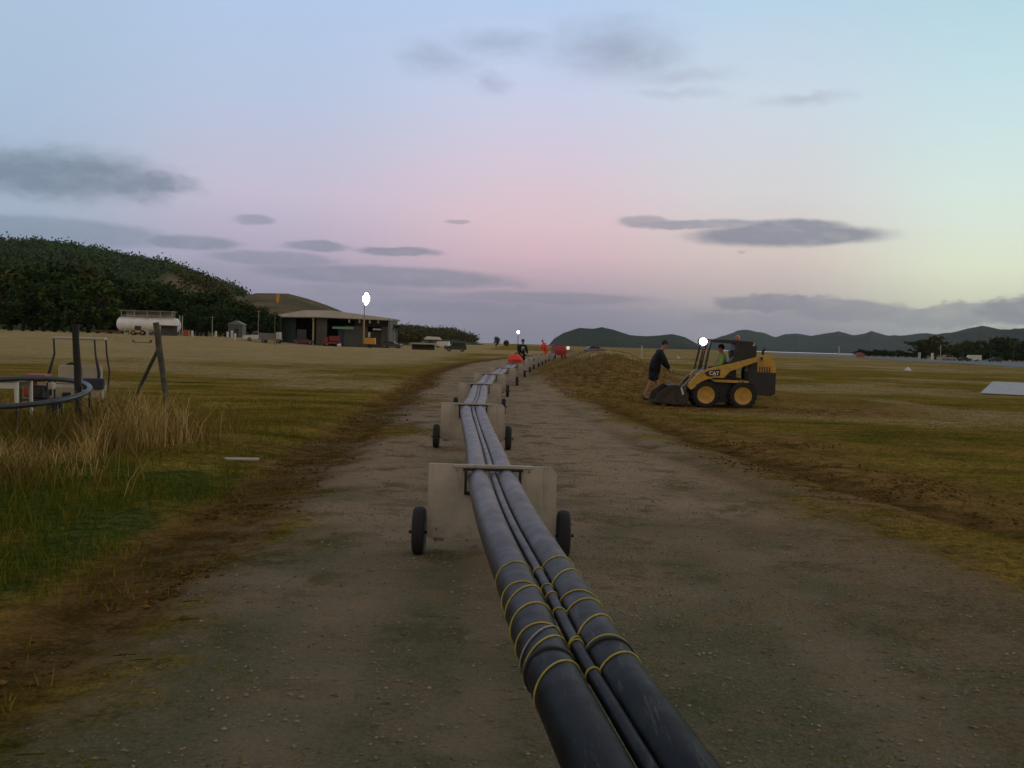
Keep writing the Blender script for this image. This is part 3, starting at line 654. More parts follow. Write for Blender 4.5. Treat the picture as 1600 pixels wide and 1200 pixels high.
# ------------------------------------------------------------------ trolleys
def make_cart():
    t = thing('pipe_trolley', (0, 0, 0), 'x', 'trolley')
    W2, z0, z1, th = .465, .135, .672, .03
    ow, oz = .205, .455     # opening half width and its floor
    b = MB()
    def plate(poly): b.prism(poly, -th / 2, th / 2)
    plate([(-W2, z0), (-ow, z0), (-ow, z1 - .03), (-ow, z1), (-W2 + .0, z1), (-W2, z1 - .012)])
    plate([(ow, z0), (W2, z0), (W2 - .004, z1 - .05), (W2 - .045, z1 - .004), (ow, z1 - .004)])
    plate([(-ow, z0), (ow, z0), (ow, oz), (-ow, oz)])
    bo = b.build('board', cream, t)
    MB().box((0, 0, z1 - .013), (2 * ow + .16, .055, .024), ch=.004).build('top_bar', cream, t)
    l = MB(); l.box((-ow + .009, -.01, (oz + z1) / 2 - .02), (.017, .075, z1 - oz - .045)); l.box((ow - .009, -.01, (oz + z1) / 2 - .02), (.017, .075, z1 - oz - .045)); l.box((0, -.01, oz + .009), (2 * ow, .075, .017)); l.box((0, -.012, z1 - .034), (2 * ow + .02, .07, .016))
    l.build('pipe_cradle', rubber, t)
    MB().tube([(-.60, 0.03, .165), (.60, .03, .165)], .013, 10).build('axle', dsteel, t, smooth=True)
    for sx in (-1, 1):
        k = MB(); k.box((sx * .38, .012, .15), (.08, .012, .09)); k.box((sx * .38, .03, .165), (.07, .045, .045), ch=.006)
        k.build('axle_bracket', galv, t)
        # wheel standing on the ground
        wc = (sx * .525, .03, .175)
        p = [(.085, -.030), (.120, -.042), (.150, -.046), (.168, -.036), (.175, -.016), (.175, .016), (.168, .036), (.150, .046), (.120, .042), (.085, .030)]
        w = MB().lathe(p, wc, (1, 0, 0), 32, ring=True).build('wheel', rubber, t, smooth=True)
        MB().lathe([(.02, -.034), (.075, -.030), (.088, -.022), (.088, .022), (.075, .030), (.02, .034)], wc, (1, 0, 0), 20).build('hub', dsteel, w, smooth=True)
    for sx in (-1, 1):
        for xx, zz in ((.26, .63), (.40, .20)): MB().lathe([(.009, -.006), (.009, 0)], (sx * xx, -.016, zz), (0, 1, 0), 8).build('bolt', galv, t)
    return t
LAB = ['cream board trolley on two small wheels nearest the camera, board at full width', 'second cream trolley from the camera, both black wheels in view', 'third trolley from the camera, mostly hidden behind the second board',
       'fourth trolley along the pipeline, right wheel showing below its board', 'fifth trolley along the pipeline, just this side of the orange bundle', 'sixth trolley along the pipeline, under the orange bundle',
       'seventh trolley along the pipeline, just past the orange bundle', 'eighth trolley along the pipeline beside the start of the mound', 'ninth trolley along the pipeline beside the mound', 'tenth trolley along the pipeline, near the worker in orange',
       'eleventh trolley along the pipeline beyond the worker in orange', 'twelfth trolley along the pipeline, second from its far end', 'farthest trolley of the pipeline, last before the red truck']
def in_tree(o, f):
    f(o)
    for c in o.children: in_tree(c, f)
c0 = make_cart()
for i, (c, lb) in enumerate(zip(carts, LAB)):
    o = c0 if i == 0 else copy_tree(c0)
    _, t = ptat(top, c.y); yaw = math.atan2(t.y, t.x) - math.pi / 2
    o.location = (c.x, c.y, c.z - .003); o.rotation_euler = (0, 0, yaw * .6 + (-.02 if i == 0 else 0)); tag(o, lb, group='trolleys carrying the pipeline')
# ------------------------------------------------------------------ figures
def skinned(name, nodes, edges, m, parent=None, root=None, sub=2):
    me = bpy.data.meshes.new(name); bm = bmesh.new(); L = bm.verts.layers.skin.verify(); vs = {}
    for k, (p, r) in nodes.items():
        v = bm.verts.new(p); vs[k] = v; rr_ = r if isinstance(r, tuple) else (r, r); v[L].radius = rr_; v[L].use_root = (k == (root or next(iter(nodes))))
    for a, b in edges: bm.edges.new((vs[a], vs[b]))
    bm.to_mesh(me); bm.free(); o = bpy.data.objects.new(name, me); COL.objects.link(o)
    s = o.modifiers.new('s', 'SKIN'); s.use_smooth_shade = True; d = o.modifiers.new('d', 'SUBSURF'); d.levels = sub
    bpy.context.view_layer.update(); m2 = bpy.data.meshes.new_from_object(o.evaluated_get(bpy.context.evaluated_depsgraph_get())); bpy.data.objects.remove(o)
    m2.materials.clear(); m2.materials.append(m); m2.polygons.foreach_set('use_smooth', [True] * len(m2.polygons))
    n = bpy.data.objects.new(name, m2); COL.objects.link(n)
    if parent: n.parent = parent
    return n
def person(loc, rz, label, J, top_m, leg_m, shoe_m, hairm=hair_m, long_legs=True, short_hem=None, s=1., name='person', bulk=1., hat=None):
    """J: joints in the figure's own metres, facing +x"""
    t = thing(name, loc, label, 'person', rz=rz, s=s); V_ = Vector; J = {k: V_(v) for k, v in J.items()}
    N = {'pelvis': (J['pelvis'], (.105, .095)), 'waist': (J['pelvis'].lerp(J['chest'], .45), (.10, .09)), 'chest': (J['chest'], (.12, .10)), 'neck': (J['neck'], .055), 'jaw': (J['neck'].lerp(J['head'], .55) + (J['face'] - J['head']) * .25, (.065, .07)),
         'head': (J['head'], (.082, .098)), 'crown': (J['head'] + (J['head'] - J['neck']).normalized() * .075, (.07, .08))}
    E = [('pelvis', 'waist'), ('waist', 'chest'), ('chest', 'neck'), ('neck', 'jaw'), ('jaw', 'head'), ('head', 'crown')]
    for sd, sg in (('l', 1), ('r', -1)):
        for k, r in (('hip', .088), ('knee', .056), ('ankle', .040), ('toe', .035), ('sho', .066), ('elb', .043), ('wri', .029)): N[k + sd] = (J[k + sd], r)
        N['calf' + sd] = (J['knee' + sd].lerp(J['ankle' + sd], .3), .056)
        E += [('pelvis', 'hip' + sd), ('hip' + sd, 'knee' + sd), ('knee' + sd, 'calf' + sd), ('calf' + sd, 'ankle' + sd), ('ankle' + sd, 'toe' + sd), ('chest', 'sho' + sd), ('sho' + sd, 'elb' + sd), ('elb' + sd, 'wri' + sd)]
        w = J['wri' + sd]; dr = (w - J['elb' + sd]).normalized(); side = V_((0, 1, 0)); side = (side - dr * side.dot(dr)).normalized(); pal = dr.cross(side).normalized()
        N['palm' + sd] = (w + dr * .055, (.038, .020)); E.append(('wri' + sd, 'palm' + sd))
        for fi in range(4):
            a = w + dr * .085 + side * (.03 - .02 * fi); ln = (.062, .075, .070, .055)[fi]; b = a + dr * ln * .55 + pal * .012 * sg; c = b + dr * ln * .4 + pal * .02 * sg
            N['f%d%s' % (fi, sd)] = (a, .009); N['g%d%s' % (fi, sd)] = (b, .008); N['h%d%s' % (fi, sd)] = (c, .007)
            E += [('palm' + sd, 'f%d%s' % (fi, sd)), ('f%d%s' % (fi, sd), 'g%d%s' % (fi, sd)), ('g%d%s' % (fi, sd), 'h%d%s' % (fi, sd))]
        a = w + dr * .035 + side * .035; N['t' + sd] = (a, .010); N['u' + sd] = (a + dr * .04 + side * .02, .009); E += [('palm' + sd, 't' + sd), ('t' + sd, 'u' + sd)]
    body = skinned('body', N, E, skin_m, t, 'pelvis')
    hd = J['head']; up = (J['head'] - J['neck']).normalized(); fw = (J['face'] - J['head']); fw = (fw - up * fw.dot(up)).normalized(); sdv = up.cross(fw)
    fc_ = MB(); fc_.ball(hd + fw * .098 - up * .015, (.022, .014, .022), 8); fc_.ball(hd + sdv * .082, (.02, .010, .03), 8); fc_.ball(hd - sdv * .082, (.02, .010, .03), 8)
    fc_.build('face', skin_m, t, smooth=True)
    ey = MB(); ey.ball(hd + fw * .084 + sdv * .03 + up * .005, .010, 8); ey.ball(hd + fw * .084 - sdv * .03 + up * .005, .010, 8); ey.box(hd + fw * .080 - up * .055, (.012, .04, .008)); ey.build('eyes', hair_m, t)
    hp = MB(); hp.ball(hd + up * .035 - fw * .018, (.098, .09, .095), 14); hp.build('hair' if not hat else 'hard_hat', hairm if not hat else hat, t, smooth=True)
    P = J['pelvis']; Cc = J['chest']; g_ = .022 * bulk
    jn = {'p': (P - V_((0, 0, .02 if short_hem is None else .14)), (.185 * bulk, .16 * bulk)), 'w': (P.lerp(Cc, .4), (.175 * bulk, .15 * bulk)), 'c': (Cc, (.185 * bulk, .165 * bulk)), 'n': (J['neck'] - up * .03, .075)}
    je = [('p', 'w'), ('w', 'c'), ('c', 'n')]
    for sd in 'lr':
        jn['s' + sd] = (J['sho' + sd], .098 * bulk); jn['e' + sd] = (J['elb' + sd], .068 * bulk); jn['w' + sd] = (J['elb' + sd].lerp(J['wri' + sd], .92), .046 * bulk); je += [('c', 's' + sd), ('s' + sd, 'e' + sd), ('e' + sd, 'w' + sd)]
    skinned('jacket', jn, je, top_m, t, 'p')
    ln = {'p': (P, (.15, .13))}; le = []
    for sd in 'lr':
        ln['h' + sd] = (J['hip' + sd], .125); le.append(('p', 'h' + sd))
        if short_hem is not None:
            ln['k' + sd] = (J['hip' + sd].lerp(J['knee' + sd], short_hem), .12); le.append(('h' + sd, 'k' + sd))
        else:
            ln['k' + sd] = (J['knee' + sd], .078); ln['a' + sd] = (J['knee' + sd].lerp(J['ankle' + sd], .9), .062); le += [('h' + sd, 'k' + sd), ('k' + sd, 'a' + sd)]
    skinned('shorts' if short_hem is not None else 'trousers', ln, le, leg_m, t, 'p')
    for sd in 'lr':
        a = J['ankle' + sd]; to = J['toe' + sd]; bt = skinned('boot', {'a': (a + V_((0, 0, .05)), .056), 'h': (a - V_((.02, 0, .045)), .052), 't': (to + (to - a) * .1, (.05, .040))}, [('a', 'h'), ('h', 't')], shoe_m, t)
    return t
JW = dict(pelvis=(.02, 0, .93), chest=(.13, 0, 1.33), neck=(.24, 0, 1.52), head=(.32, 0, 1.67), face=(.42, 0, 1.64),
          hipl=(.03, .09, .86), hipr=(.03, -.09, .86), kneel=(.13, .11, .50), kneer=(-.10, -.10, .50), anklel=(.11, .11, .10), ankler=(-.27, -.12, .12), toel=(.24, .12, .045), toer=(-.13, -.13, .045),
          shol=(.17, .19, 1.40), shor=(.17, -.19, 1.40), elbl=(.30, .24, 1.16), elbr=(.33, -.24, 1.13), wril=(.44, .16, .97), wrir=(.46, -.16, .93))
mp_ = on_plane(1019, 625, 0)
person((mp_.x, mp_.y, h1(mp_.x, mp_.y) - .005), 0, 'man in dark jacket and dark shorts with bare legs, leaning toward the loader bucket', JW, navy, navy, boot_m, short_hem=.8, bulk=1.28)
JS = dict(pelvis=(0, 0, .93), chest=(.04, 0, 1.30), neck=(.07, 0, 1.50), head=(.10, 0, 1.64), face=(.20, 0, 1.60),
          hipl=(0, .09, .88), hipr=(0, -.09, .88), kneel=(.03, .12, .50), kneer=(.03, -.12, .50), anklel=(-.02, .13, .10), ankler=(-.02, -.13, .10), toel=(.13, .15, .045), toer=(.13, -.15, .045),
          shol=(.04, .19, 1.40), shor=(.04, -.19, 1.40), elbl=(.08, .27, 1.13), elbr=(.08, -.27, 1.13), wril=(.26, .20, .98), wrir=(.26, -.20, .98))
p = at(815, 560, 52.5); p.z = h1(p.x, p.y)
pp = person(p, R(-60), 'person in dark clothes standing behind the orange bundle on the pipes', JS, navy, navy, boot_m)
MB().box((.10, -.02, 1.26), (.10, .20, .24), ch=.02).build('reflective_patch', mat('reflective_patch', (.5, .5, .28), .5), pp)
JB = dict(pelvis=(-.05, 0, .90), chest=(.28, 0, 1.18), neck=(.45, 0, 1.29), head=(.57, 0, 1.36), face=(.65, 0, 1.30),
          hipl=(-.05, .09, .85), hipr=(-.05, -.09, .85), kneel=(.06, .12, .48), kneer=(.02, -.12, .48), anklel=(-.05, .13, .10), ankler=(-.12, -.13, .10), toel=(.10, .15, .045), toer=(.03, -.15, .045),
          shol=(.34, .19, 1.22), shor=(.34, -.19, 1.22), elbl=(.42, .24, .95), elbr=(.42, -.24, .95), wril=(.62, .16, .80), wrir=(.62, -.16, .80))
p = at(853, 545, 91); p.z = h1(p.x, p.y)
person(p, R(200), 'worker in bright orange jacket and orange hard hat leaning over the pipeline', JW, orange, orange, boot_m, hat=mat('orange_hat', (.75, .17, .06), .5), bulk=1.3, s=1.12)
# orange bundle lying across the pipes
bx_ = carts[5]; bt = thing('orange_bundle', (bx_.x + .08, bx_.y + .5, bx_.z + .655), 'rounded bright red orange bundle sitting on top of the pipes', 'bundle')
mb = MB(); mb.ball((0, 0, .14), (.33, .30, .27), 24); sh = mb.build('cover', orange, bt, smooth=True)
for v in sh.data.vertices:
    v.co.x += .03 * math.sin(v.co.z * 14 + v.co.y * 9); v.co.z = max(v.co.z, -.005) + .02 * math.sin(v.co.x * 13)
MB().tube([(.34 * math.cos(w), .31 * math.sin(w), .13) for w in np.linspace(0, 6.283, 24)], .012, 6).build('tie_cord', mat('red_cord', (.4, .03, .02), .7), bt)
# ------------------------------------------------------------------ skid steer loader
lp = on_plane(1133, 636, 0)
SK = thing('skid_steer_loader', (lp.x, lp.y + .7, h1(lp.x, lp.y) - .01), 'yellow and black skid steer loader with work light on, bucket lowered to the ground', 'loader', rz=R(-3))
def q(cx, cy): return ((cx - 940) / 341.5, (828 - cy) / 341.5 + (cx - 940) * .0292 / 341.5)
def poly(*pts): return [q(*p) for p in pts]
# chassis
b = MB(); b.prism(poly((700, 600), (830, 575), (1185, 575), (1200, 620), (1200, 745), (1060, 775), (800, 775), (680, 720)), -.46, .46); b.build('chassis', mblack, SK)
b = MB(); b.prism(poly((1180, 498), (1418, 498), (1418, 690), (1380, 715), (1200, 700)), -.52, .52); b.build('rear_bumper', mblack, SK)
b = MB(); b.prism(poly((1238, 332), (1360, 334), (1385, 370), (1418, 430), (1420, 497), (1186, 492)), -.50, .50)
hood = b.build('engine_hood', yellow, SK)
b = MB()
for k in range(5): b.box((q(1270 + k * 22, 400)[0], -.505, q(0, 430)[1]), (.03, .012, .16))
b.build('vent_slots', mblack, hood)
b = MB(); b.prism(poly((1265, 352), (1300, 352), (1283, 390)), -.512, -.50); b.build('badge', mblack, hood)
b = MB(); b.box((q(1413, 560)[0] + .01, -.40, q(0, 560)[1] - .02), (.03, .10, .10), ch=.008); b.box((q(1413, 560)[0] + .01, .40, q(0, 560)[1] - .02), (.03, .10, .10), ch=.008); b.build('tail_light', red, SK)
b = MB(); b.box((q(1217, 540)[0], -.527, q(1217, 540)[1]), (.05, .014, .11)); b.build('side_reflector', mat('amber', (.5, .2, .03), .5), SK)
# rear uprights and arms
for sg in (-1, 1):
    y0, y1 = sorted((sg * .74, sg * .60))
    b = MB(); b.prism(poly((1236, 346), (1000, 408), (860, 440), (725, 478), (650, 540), (608, 590), (606, 632), (630, 652), (650, 645), (700, 592), (770, 556), (850, 540), (930, 542), (985, 480), (1180, 410), (1225, 392)), y0, y1)
    arm = b.build('lift_arm', yellow, SK)
    if sg < 0:
        d_ = MB(); d_.prism(poly((748, 492), (800, 472), (893, 462), (893, 522), (800, 532), (770, 524)), y0 - .006, y0 - .001); de = d_.build('decal', mblack, arm)
        X, Z = q(838, 500); text('CAT', .135, mat('white_letters', (.75, .75, .74), .5), de, (X - .0, y0 - .008, Z), (R(90), 0, 0))
        X, Z = q(843, 520); d_ = MB(); d_.prism([(X - .045, Z - .014), (X + .045, Z - .014), (X, Z + .022)], y0 - .012, y0 - .009); d_.build('triangle_mark', yellow, de)
    b = MB(); b.prism(poly((1180, 420), (1235, 350), (1245, 480), (1225, 600), (1165, 600), (1160, 480)), *sorted((sg * .56, sg * .50))); b.build('rear_upright', mblack, SK)
    X, Z = q(1000, 445); b = MB(); x1, z1 = q(1160, 590); x2, z2 = q(940, 500)
    b.tube([(x1, sg * .58, z1), ((x1 + x2) / 2, sg * .58, (z1 + z2) / 2)], .042, 12); b.tube([((x1 + x2) / 2, sg * .58, (z1 + z2) / 2), (x2, sg * .58, z2)], .022, 10); b.build('lift_cylinder', mblack, SK, smooth=True)
    b = MB(); b.prism(poly((808, 556), (1160, 572), (1160, 594), (850, 580)), *sorted((sg * .66, sg * .47))); b.build('side_rail', yellow, SK)
    # mudguard over rear wheel
    x1, z1 = q(660, 520); x2, z2 = q(560, 640); b = MB(); b.tube([(x1, sg * .50, z1), (x2, sg * .50, z2)], .03, 10); b.build('tilt_cylinder', galv, SK, smooth=True)
x1, z1 = q(630, 630); MB().tube([(x1, -.72, z1), (x1, .72, z1)], .05, 12).build('cross_tube', mblack, SK, smooth=True)
# wheels
for cx in (770, 1110):
    for sg in (-1, 1):
        X, _ = q(cx, 0); c_ = (X, sg * .62, .362)
        p = [(.235, -.13), (.31, -.145), (.345, -.13), (.362, -.09), (.366, 0), (.362, .09), (.345, .13), (.31, .145), (.235, .13)]
        w = MB().lathe(p, c_, (0, 1, 0), 40, ring=True).build('wheel', rubber, SK, smooth=True)
        tr = MB()
        for k in range(18):
            for s2 in (-1, 1):
                a = 2 * math.pi * (k + (.5 if s2 > 0 else 0)) / 18; rot = Matrix.Rotation(-a, 3, 'Y') @ Matrix.Rotation(R(28 * s2), 3, 'X').to_3x3()
                tr.box(Vector(c_) + Matrix.Rotation(-a, 3, 'Y') @ Vector((0, s2 * .065, .362)), (.045, .13, .035), rot=Matrix.Rotation(-a, 3, 'Y') @ Matrix.Rotation(R(25 * s2), 3, 'Z'))
        tr.build('tread', rubber, w)
        rm = MB().lathe([(.04, .09 * 1), (.17, .10), (.215, .128), (.236, .135), (.236, -.135), (.215, -.128), (.17, -.10), (.04, -.09)], c_, (0, 1, 0), 32).build('rim', yellow, w, smooth=True)
        hb = MB(); hb.lathe([(.055, -.12), (.06, .12)], c_, (0, 1, 0), 16)
        for k in range(8):
            a = k * math.pi / 4; hb.lathe([(.014, -.115), (.014, .115)], Vector(c_) + Vector((math.cos(a) * .11, 0, math.sin(a) * .11)), (0, 1, 0), 6)
        hb.build('hub', yellow, w)
b = MB(); X0, Z0 = q(940, 720); b.box((X0, 0, .42), (.22, .9, .24)); b.build('chain_case', mblack, SK)
# cab
b = MB(); b.prism(poly((786, 182), (1000, 192), (1200, 208), (1215, 236), (1080, 226), (800, 206)), -.44, .44); cabr = b.build('cab_roof', mblack, SK)
for sg in (-1, 1):
    ys_ = sg * .42
    def post(a, b_, w=.032, m=mblack, n='cab_post'):
        x1, z1 = q(*a); x2, z2 = q(*b_); return MB().tube([(x1, ys_, z1), (x2, ys_, z2)], w, 8).build(n, m, SK)
    post((812, 195), (765, 470)); post((1065, 215), (1045, 330)); post((748, 262), (706, 470), .026)
    post((765, 470), (1040, 470), .03)
    x1, z1 = q(780, 200); x2, z2 = q(745, 262); MB().tube([(x1, ys_, z1), (x2, ys_, z2)], .022, 8).build('cab_post', mblack, SK)
    x1, z1 = q(757, 260); x2, z2 = q(735, 380); MB().tube([(x1, ys_ + sg * .02, z1), (x2, ys_ + sg * .02, z2)], .012, 8).build('grab_rail', mat('faded_red', (.35, .10, .07), .6), SK)
b = MB(); b.prism(poly((1050, 216), (1210, 228), (1238, 250), (1240, 330), (1180, 400), (1030, 440), (1000, 400), (1030, 340)), -.43, .43); b.build('cab_rear_guard', mblack, SK)
b = MB(); b.prism(poly((760, 465), (1060, 440), (1060, 580), (700, 600), (700, 520)), -.40, .40); b.build('cab_tub', mblack, SK)
X, Z = q(985, 420); st = MB(); st.box((X + .02, 0, Z + .0), (.34, .46, .10), ch=.02); st.box((X + .15, 0, Z + .2), (.10, .46, .40), rot=Matrix.Rotation(R(-8), 3, 'Y'), ch=.02); st.build('seat', mblack, SK)
X, Z = q(1080, 205); bc = MB(); bc.lathe([(.05, 0), (.05, .03)], (X, -.05, Z), (0, 0, 1), 14); bo = bc.build('beacon_base', mblack, SK)
MB().lathe([(.05, .03), (.058, .05), (.056, .13), (.045, .16), (.012, .172)], (X, -.05, Z), (0, 0, 1), 18).build('beacon', mat('beacon_amber', (.42, .12, .06), .3), SK, smooth=True)
for sg in (-1, 1):
    X, Z = q(742, 206)
    lm = MB(); lm.lathe([(.06, .06), (.085, .01), (.092, -.03)], (X + .03, sg * .40, Z), (1, .4, 0), 18); lo = lm.build('work_lamp', mblack, SK, smooth=True)
    if sg < 0: MB().ball((X - .0, sg * .43, Z), (.105, .105, .10), 18).build('lamp_lens', lampm, lo, smooth=True)
X, Z = q(1210, 236); lr_ = MB(); lr_.box((X, -.38, Z), (.07, .12, .09), ch=.015); lr_.build('rear_lamp', mat('pale_lens', (.6, .5, .48), .3), SK)
# bucket
prof = [(302, 762), (560, 795), (600, 760), (604, 700), (560, 632), (480, 612), (430, 622)]
b = MB(); pr = [q(*p) for p in prof]
for (a0, b0), (a1, b1) in zip(pr[:-1], pr[1:]):
    n_ = Vector((b1 - b0, 0, -(a1 - a0))).normalized() * .018
    b.add([(a0, -.82, b0), (a1, -.82, b1), (a1, .82, b1), (a0, .82, b0), (a0 + n_.x, -.82, b0 + n_.z), (a1 + n_.x, -.82, b1 + n_.z), (a1 + n_.x, .82, b1 + n_.z), (a0 + n_.x, .82, b0 + n_.z)],
          [(0, 1, 2, 3), (7, 6, 5, 4), (0, 4, 5, 1), (3, 2, 6, 7), (0, 3, 7, 4), (1, 5, 6, 2)])
bucket = b.build('bucket', mat('worn_bucket', (.060, .045, .036), .7, .3, var=.4, scale=6), SK)
sidep = poly((302, 762), (322, 700), (430, 622), (480, 612), (560, 632), (604, 700), (600, 760), (560, 795))
for sg in (-1, 1):
    MB().prism(sidep, *sorted((sg * .82, sg * .835))).build('side_plate', MATS['worn_bucket'], bucket)
    e = MB(); e.prism(poly((294, 765), (312, 690), (425, 612), (500, 606), (500, 632), (440, 650), (345, 722), (335, 765)), *sorted((sg * .835, sg * .86))); e.build('side_cutter', mblack, bucket)
w_ = MB(); w_.prism(poly((530, 632), (546, 628), (566, 692), (550, 700)), -.845, -.836); w_.build('white_stripe', white, bucket)
te = MB()
X, Z = q(296, 766)
for k in range(8): te.box((X - .03, -.72 + k * .205, Z + .01), (.12, .05, .03), rot=Matrix.Rotation(R(12), 3, 'Y'))
te.build('bucket_teeth', dsteel, bucket)
b = MB()
for k in range(60):
    a = random.random(); X, Z = q(360 + 200 * a, 790); b.ball((X, random.uniform(-.75, .75), Z + .03 + .14 * random.random() * (1 - abs(a - .5))), random.uniform(.04, .12), 7, .5)
X, Z = q(360, 800)
so_ = b.build('soil_load', mat('soil', (.09, .06, .035), .95, var=.4, scale=8), None)
so_.location = SK.location; so_.rotation_euler = SK.rotation_euler; tag(so_, 'heap of brown soil lying in the loader bucket', 'soil')
hs = MB()
for y_ in (-.30, -.22, .22, .30):
    x1, z1 = q(700, 560); x2, z2 = q(600, 600); x3, z3 = q(820, 520)
    hs.tube([(x3, y_, z3), (x1, y_, z1 + .06), ((x1 + x2) / 2, y_ * 1.2, z1 + .02), (x2, y_ * 1.3, z2)], .014, 6)
hs.build('hydraulic_hoses', rubber, SK, smooth=True)
hs = MB(); x1, z1 = q(1340, 345); hs.tube([(x1, .2, z1 - .1), (x1, .2, z1 + .16), (x1 + .05, .2, z1 + .2)], .035, 10); hs.build('exhaust_pipe', dsteel, SK, smooth=True)
# operator
JO = dict(pelvis=(.0, 0, .0), chest=(.04, 0, .36), neck=(.07, 0, .55), head=(.10, 0, .69), face=(.20, 0, .67), hipl=(.02, .09, -.02), hipr=(.02, -.09, -.02), kneel=(.42, .12, .06), kneer=(.42, -.12, .06),
          anklel=(.50, .12, -.30), ankler=(.50, -.12, -.30), toel=(.62, .13, -.34), toer=(.62, -.13, -.34), shol=(.05, .19, .46), shor=(.05, -.19, .46), elbl=(.12, .25, .20), elbr=(.12, -.25, .20), wril=(.32, .20, .16), wrir=(.32, -.20, .16))
X, Z = q(962, 405); w0 = SK.matrix_basis @ Vector((0, 0, 0)); bpy.context.view_layer.update()
op = SK.matrix_world @ Vector((X, 0, Z - .24))
person(op, R(180 - 3), 'operator in a lime green high visibility shirt seated in the loader cab', JO, hivis, navy, boot_m, s=.92)
# ------------------------------------------------------------------ left fence posts, hoop
def wpost(name, base, topp, r, m, label, extra=None, group=None):
    t = thing(name, base, label, 'fence post', group); v = Vector(topp) - Vector(base)
    n = 8; pts = [Vector((0, 0, -.15))] + [v * (k / n) + Vector((random.uniform(-1, 1), random.uniform(-1, 1), 0)) * r * .12 for k in range(n + 1)]
    MB().tube(pts, [r * random.uniform(.93, 1.07) for _ in pts], 12).build('post_shaft', m, t, smooth=True); return t
d = 17.0; bp = at(264, 660, d); bp.z = h1(bp.x, d) ; tp = at(244, 504, d); tp2 = at(262, 646, d)
ps = wpost('fence_post', bp, tp, .052, timber, 'grey timber fence post with a diagonal brace leaning in the tall grass', group='old fence posts')
br0 = at(246, 548, d + .02) - bp; br1 = at(208, 626, d + .5) - bp
MB().tube([br0, br0.lerp(br1, .5), br1], [.030, .033, .033], 10).build('brace', timber, ps, smooth=True)
d = 14.0; bp = at(126, 690, d); bp.z = h1(bp.x, d); tp = at(118, 507, d)
wpost('fence_post', bp, tp, .048, timber_d, 'dark upright fence post standing inside the pipe hoop', group='old fence posts')
hp_c = at(18, 612, 13.6); hoop = thing('pipe_hoop', (hp_c.x, hp_c.y, hp_c.z), 'large hoop of grey black pipe held level above the grass around the dark post', 'hoop')
rad = .99; tl = R(8.5)
hpts = [Vector((rad * math.cos(w), rad * math.sin(w) * math.cos(tl), rad * math.sin(w) * math.sin(tl))) for w in np.linspace(0, 2 * math.pi, 73)]
MB().tube(hpts, .037, 12, cap=False).build('ring', mat('hoop_pipe', (.045, .055, .068), .4, var=.3, scale=6, coord='W'), hoop, smooth=True)
for w in (R(20), R(160), R(250), R(300)):
    p = Vector((rad * math.cos(w), rad * math.sin(w) * math.cos(tl), rad * math.sin(w) * math.sin(tl))); MB().tube([p - Vector((0, 0, .03)), Vector((p.x, p.y, -hp_c.z + h1(hp_c.x + p.x, hp_c.y + p.y) - .1))], .016, 8).build('stake', dsteel, hoop)
# ------------------------------------------------------------------ canopied buggy
p = G(126, 21.0); bg_ = thing('utility_buggy', (p.x, p.y, p.z), 'small cream utility buggy with a flat cream canopy parked behind the hoop', 'buggy', rz=R(20))
bm_ = mat('cream_paint', (.40, .36, .27), .6, var=.1, scale=3)
MB().box((0, 0, 1.72), (1.0, 1.4, .05), ch=.015).build('canopy', bm_, bg_)
for x_, y_, bx2, nm in ((-.47, -.62, .05, 1), (-.12, .6, 0, 0), (.30, -.62, .06, 1), (.47, .6, .05, 0)):
    MB().tube([(x_, y_, 1.70), (x_ + bx2 * .4, y_ - .02, 1.4), (x_ + bx2 * 1.6 * (1 if x_ > 0 else -1), y_, 1.0), (x_ + bx2 * (1 if x_ > 0 else -1), y_, .55)], [.018, .02, .035 if nm else .02, .022], 8).build('canopy_post', mblack, bg_, smooth=True)
b = MB(); b.box((-.02, .1, .55), (1.0, 1.5, .34), ch=.05); b.box((0, -.62, .62), (.96, .35, .30), ch=.05); b.build('body', bm_, bg_)
b = MB(); b.box((-.22, -.10, .98), (.40, .12, .36), ch=.04); b.box((.24, -.10, .98), (.40, .12, .36), ch=.04); b.box((0, .1, .80), (.95, .45, .12), ch=.03); b.build('seat', bm_, bg_)
b = MB(); b.box((.30, -.72, .80), (.42, .30, .22), ch=.02); b.build('cargo_box', mat('dark_blue_box', (.02, .03, .06), .6), bg_)
b = MB(); b.box((-.2, -.82, .52), (.16, .03, .20), ch=.01); b.build('rear_panel', mblack, bg_)
for x_ in (-.46, .50):
    for y_ in (-.6, .65):
        w = MB().lathe([(.12, -.08), (.21, -.085), (.235, -.05), (.235, .05), (.21, .085), (.12, .08)], (x_, y_, .235), (1, 0, 0), 24, ring=True).build('wheel', rubber, bg_, smooth=True)
        MB().lathe([(.02, -.087), (.12, -.085), (.125, .085), (.02, .087)], (x_, y_, .235), (1, 0, 0), 18).build('rim', white, w, smooth=True)
MB().lathe([(.13, -.01), (.15, 0), (.13, .01)], (-.2, .5, 1.08), (0, -.8, .6), 18).build('steering_wheel', mblack, bg_, smooth=True)
p = G(60, 19.5); ge = thing('engine_unit', (p.x, p.y, p.z), 'red topped engine unit beside the cream buggy', 'generator', rz=R(10))
MB().box((0, 0, .88), (.42, .5, .14), ch=.03).build('fuel_tank', red, ge); b = MB(); b.box((-.13, -.02, .66), (.14, .42, .30), ch=.02); b.build('side_cowl', red, ge)
b = MB(); b.box((.06, 0, .60), (.22, .42, .26), ch=.03); b.lathe([(.07, -.26), (.07, .26)], (.05, 0, .62), (0, 1, 0), 14); b.build('engine_block', mblack, ge)
b = MB(); b.box((.26, -.05, .72), (.12, .2, .14), ch=.02); b.build('air_filter', bm_, ge)
b = MB()
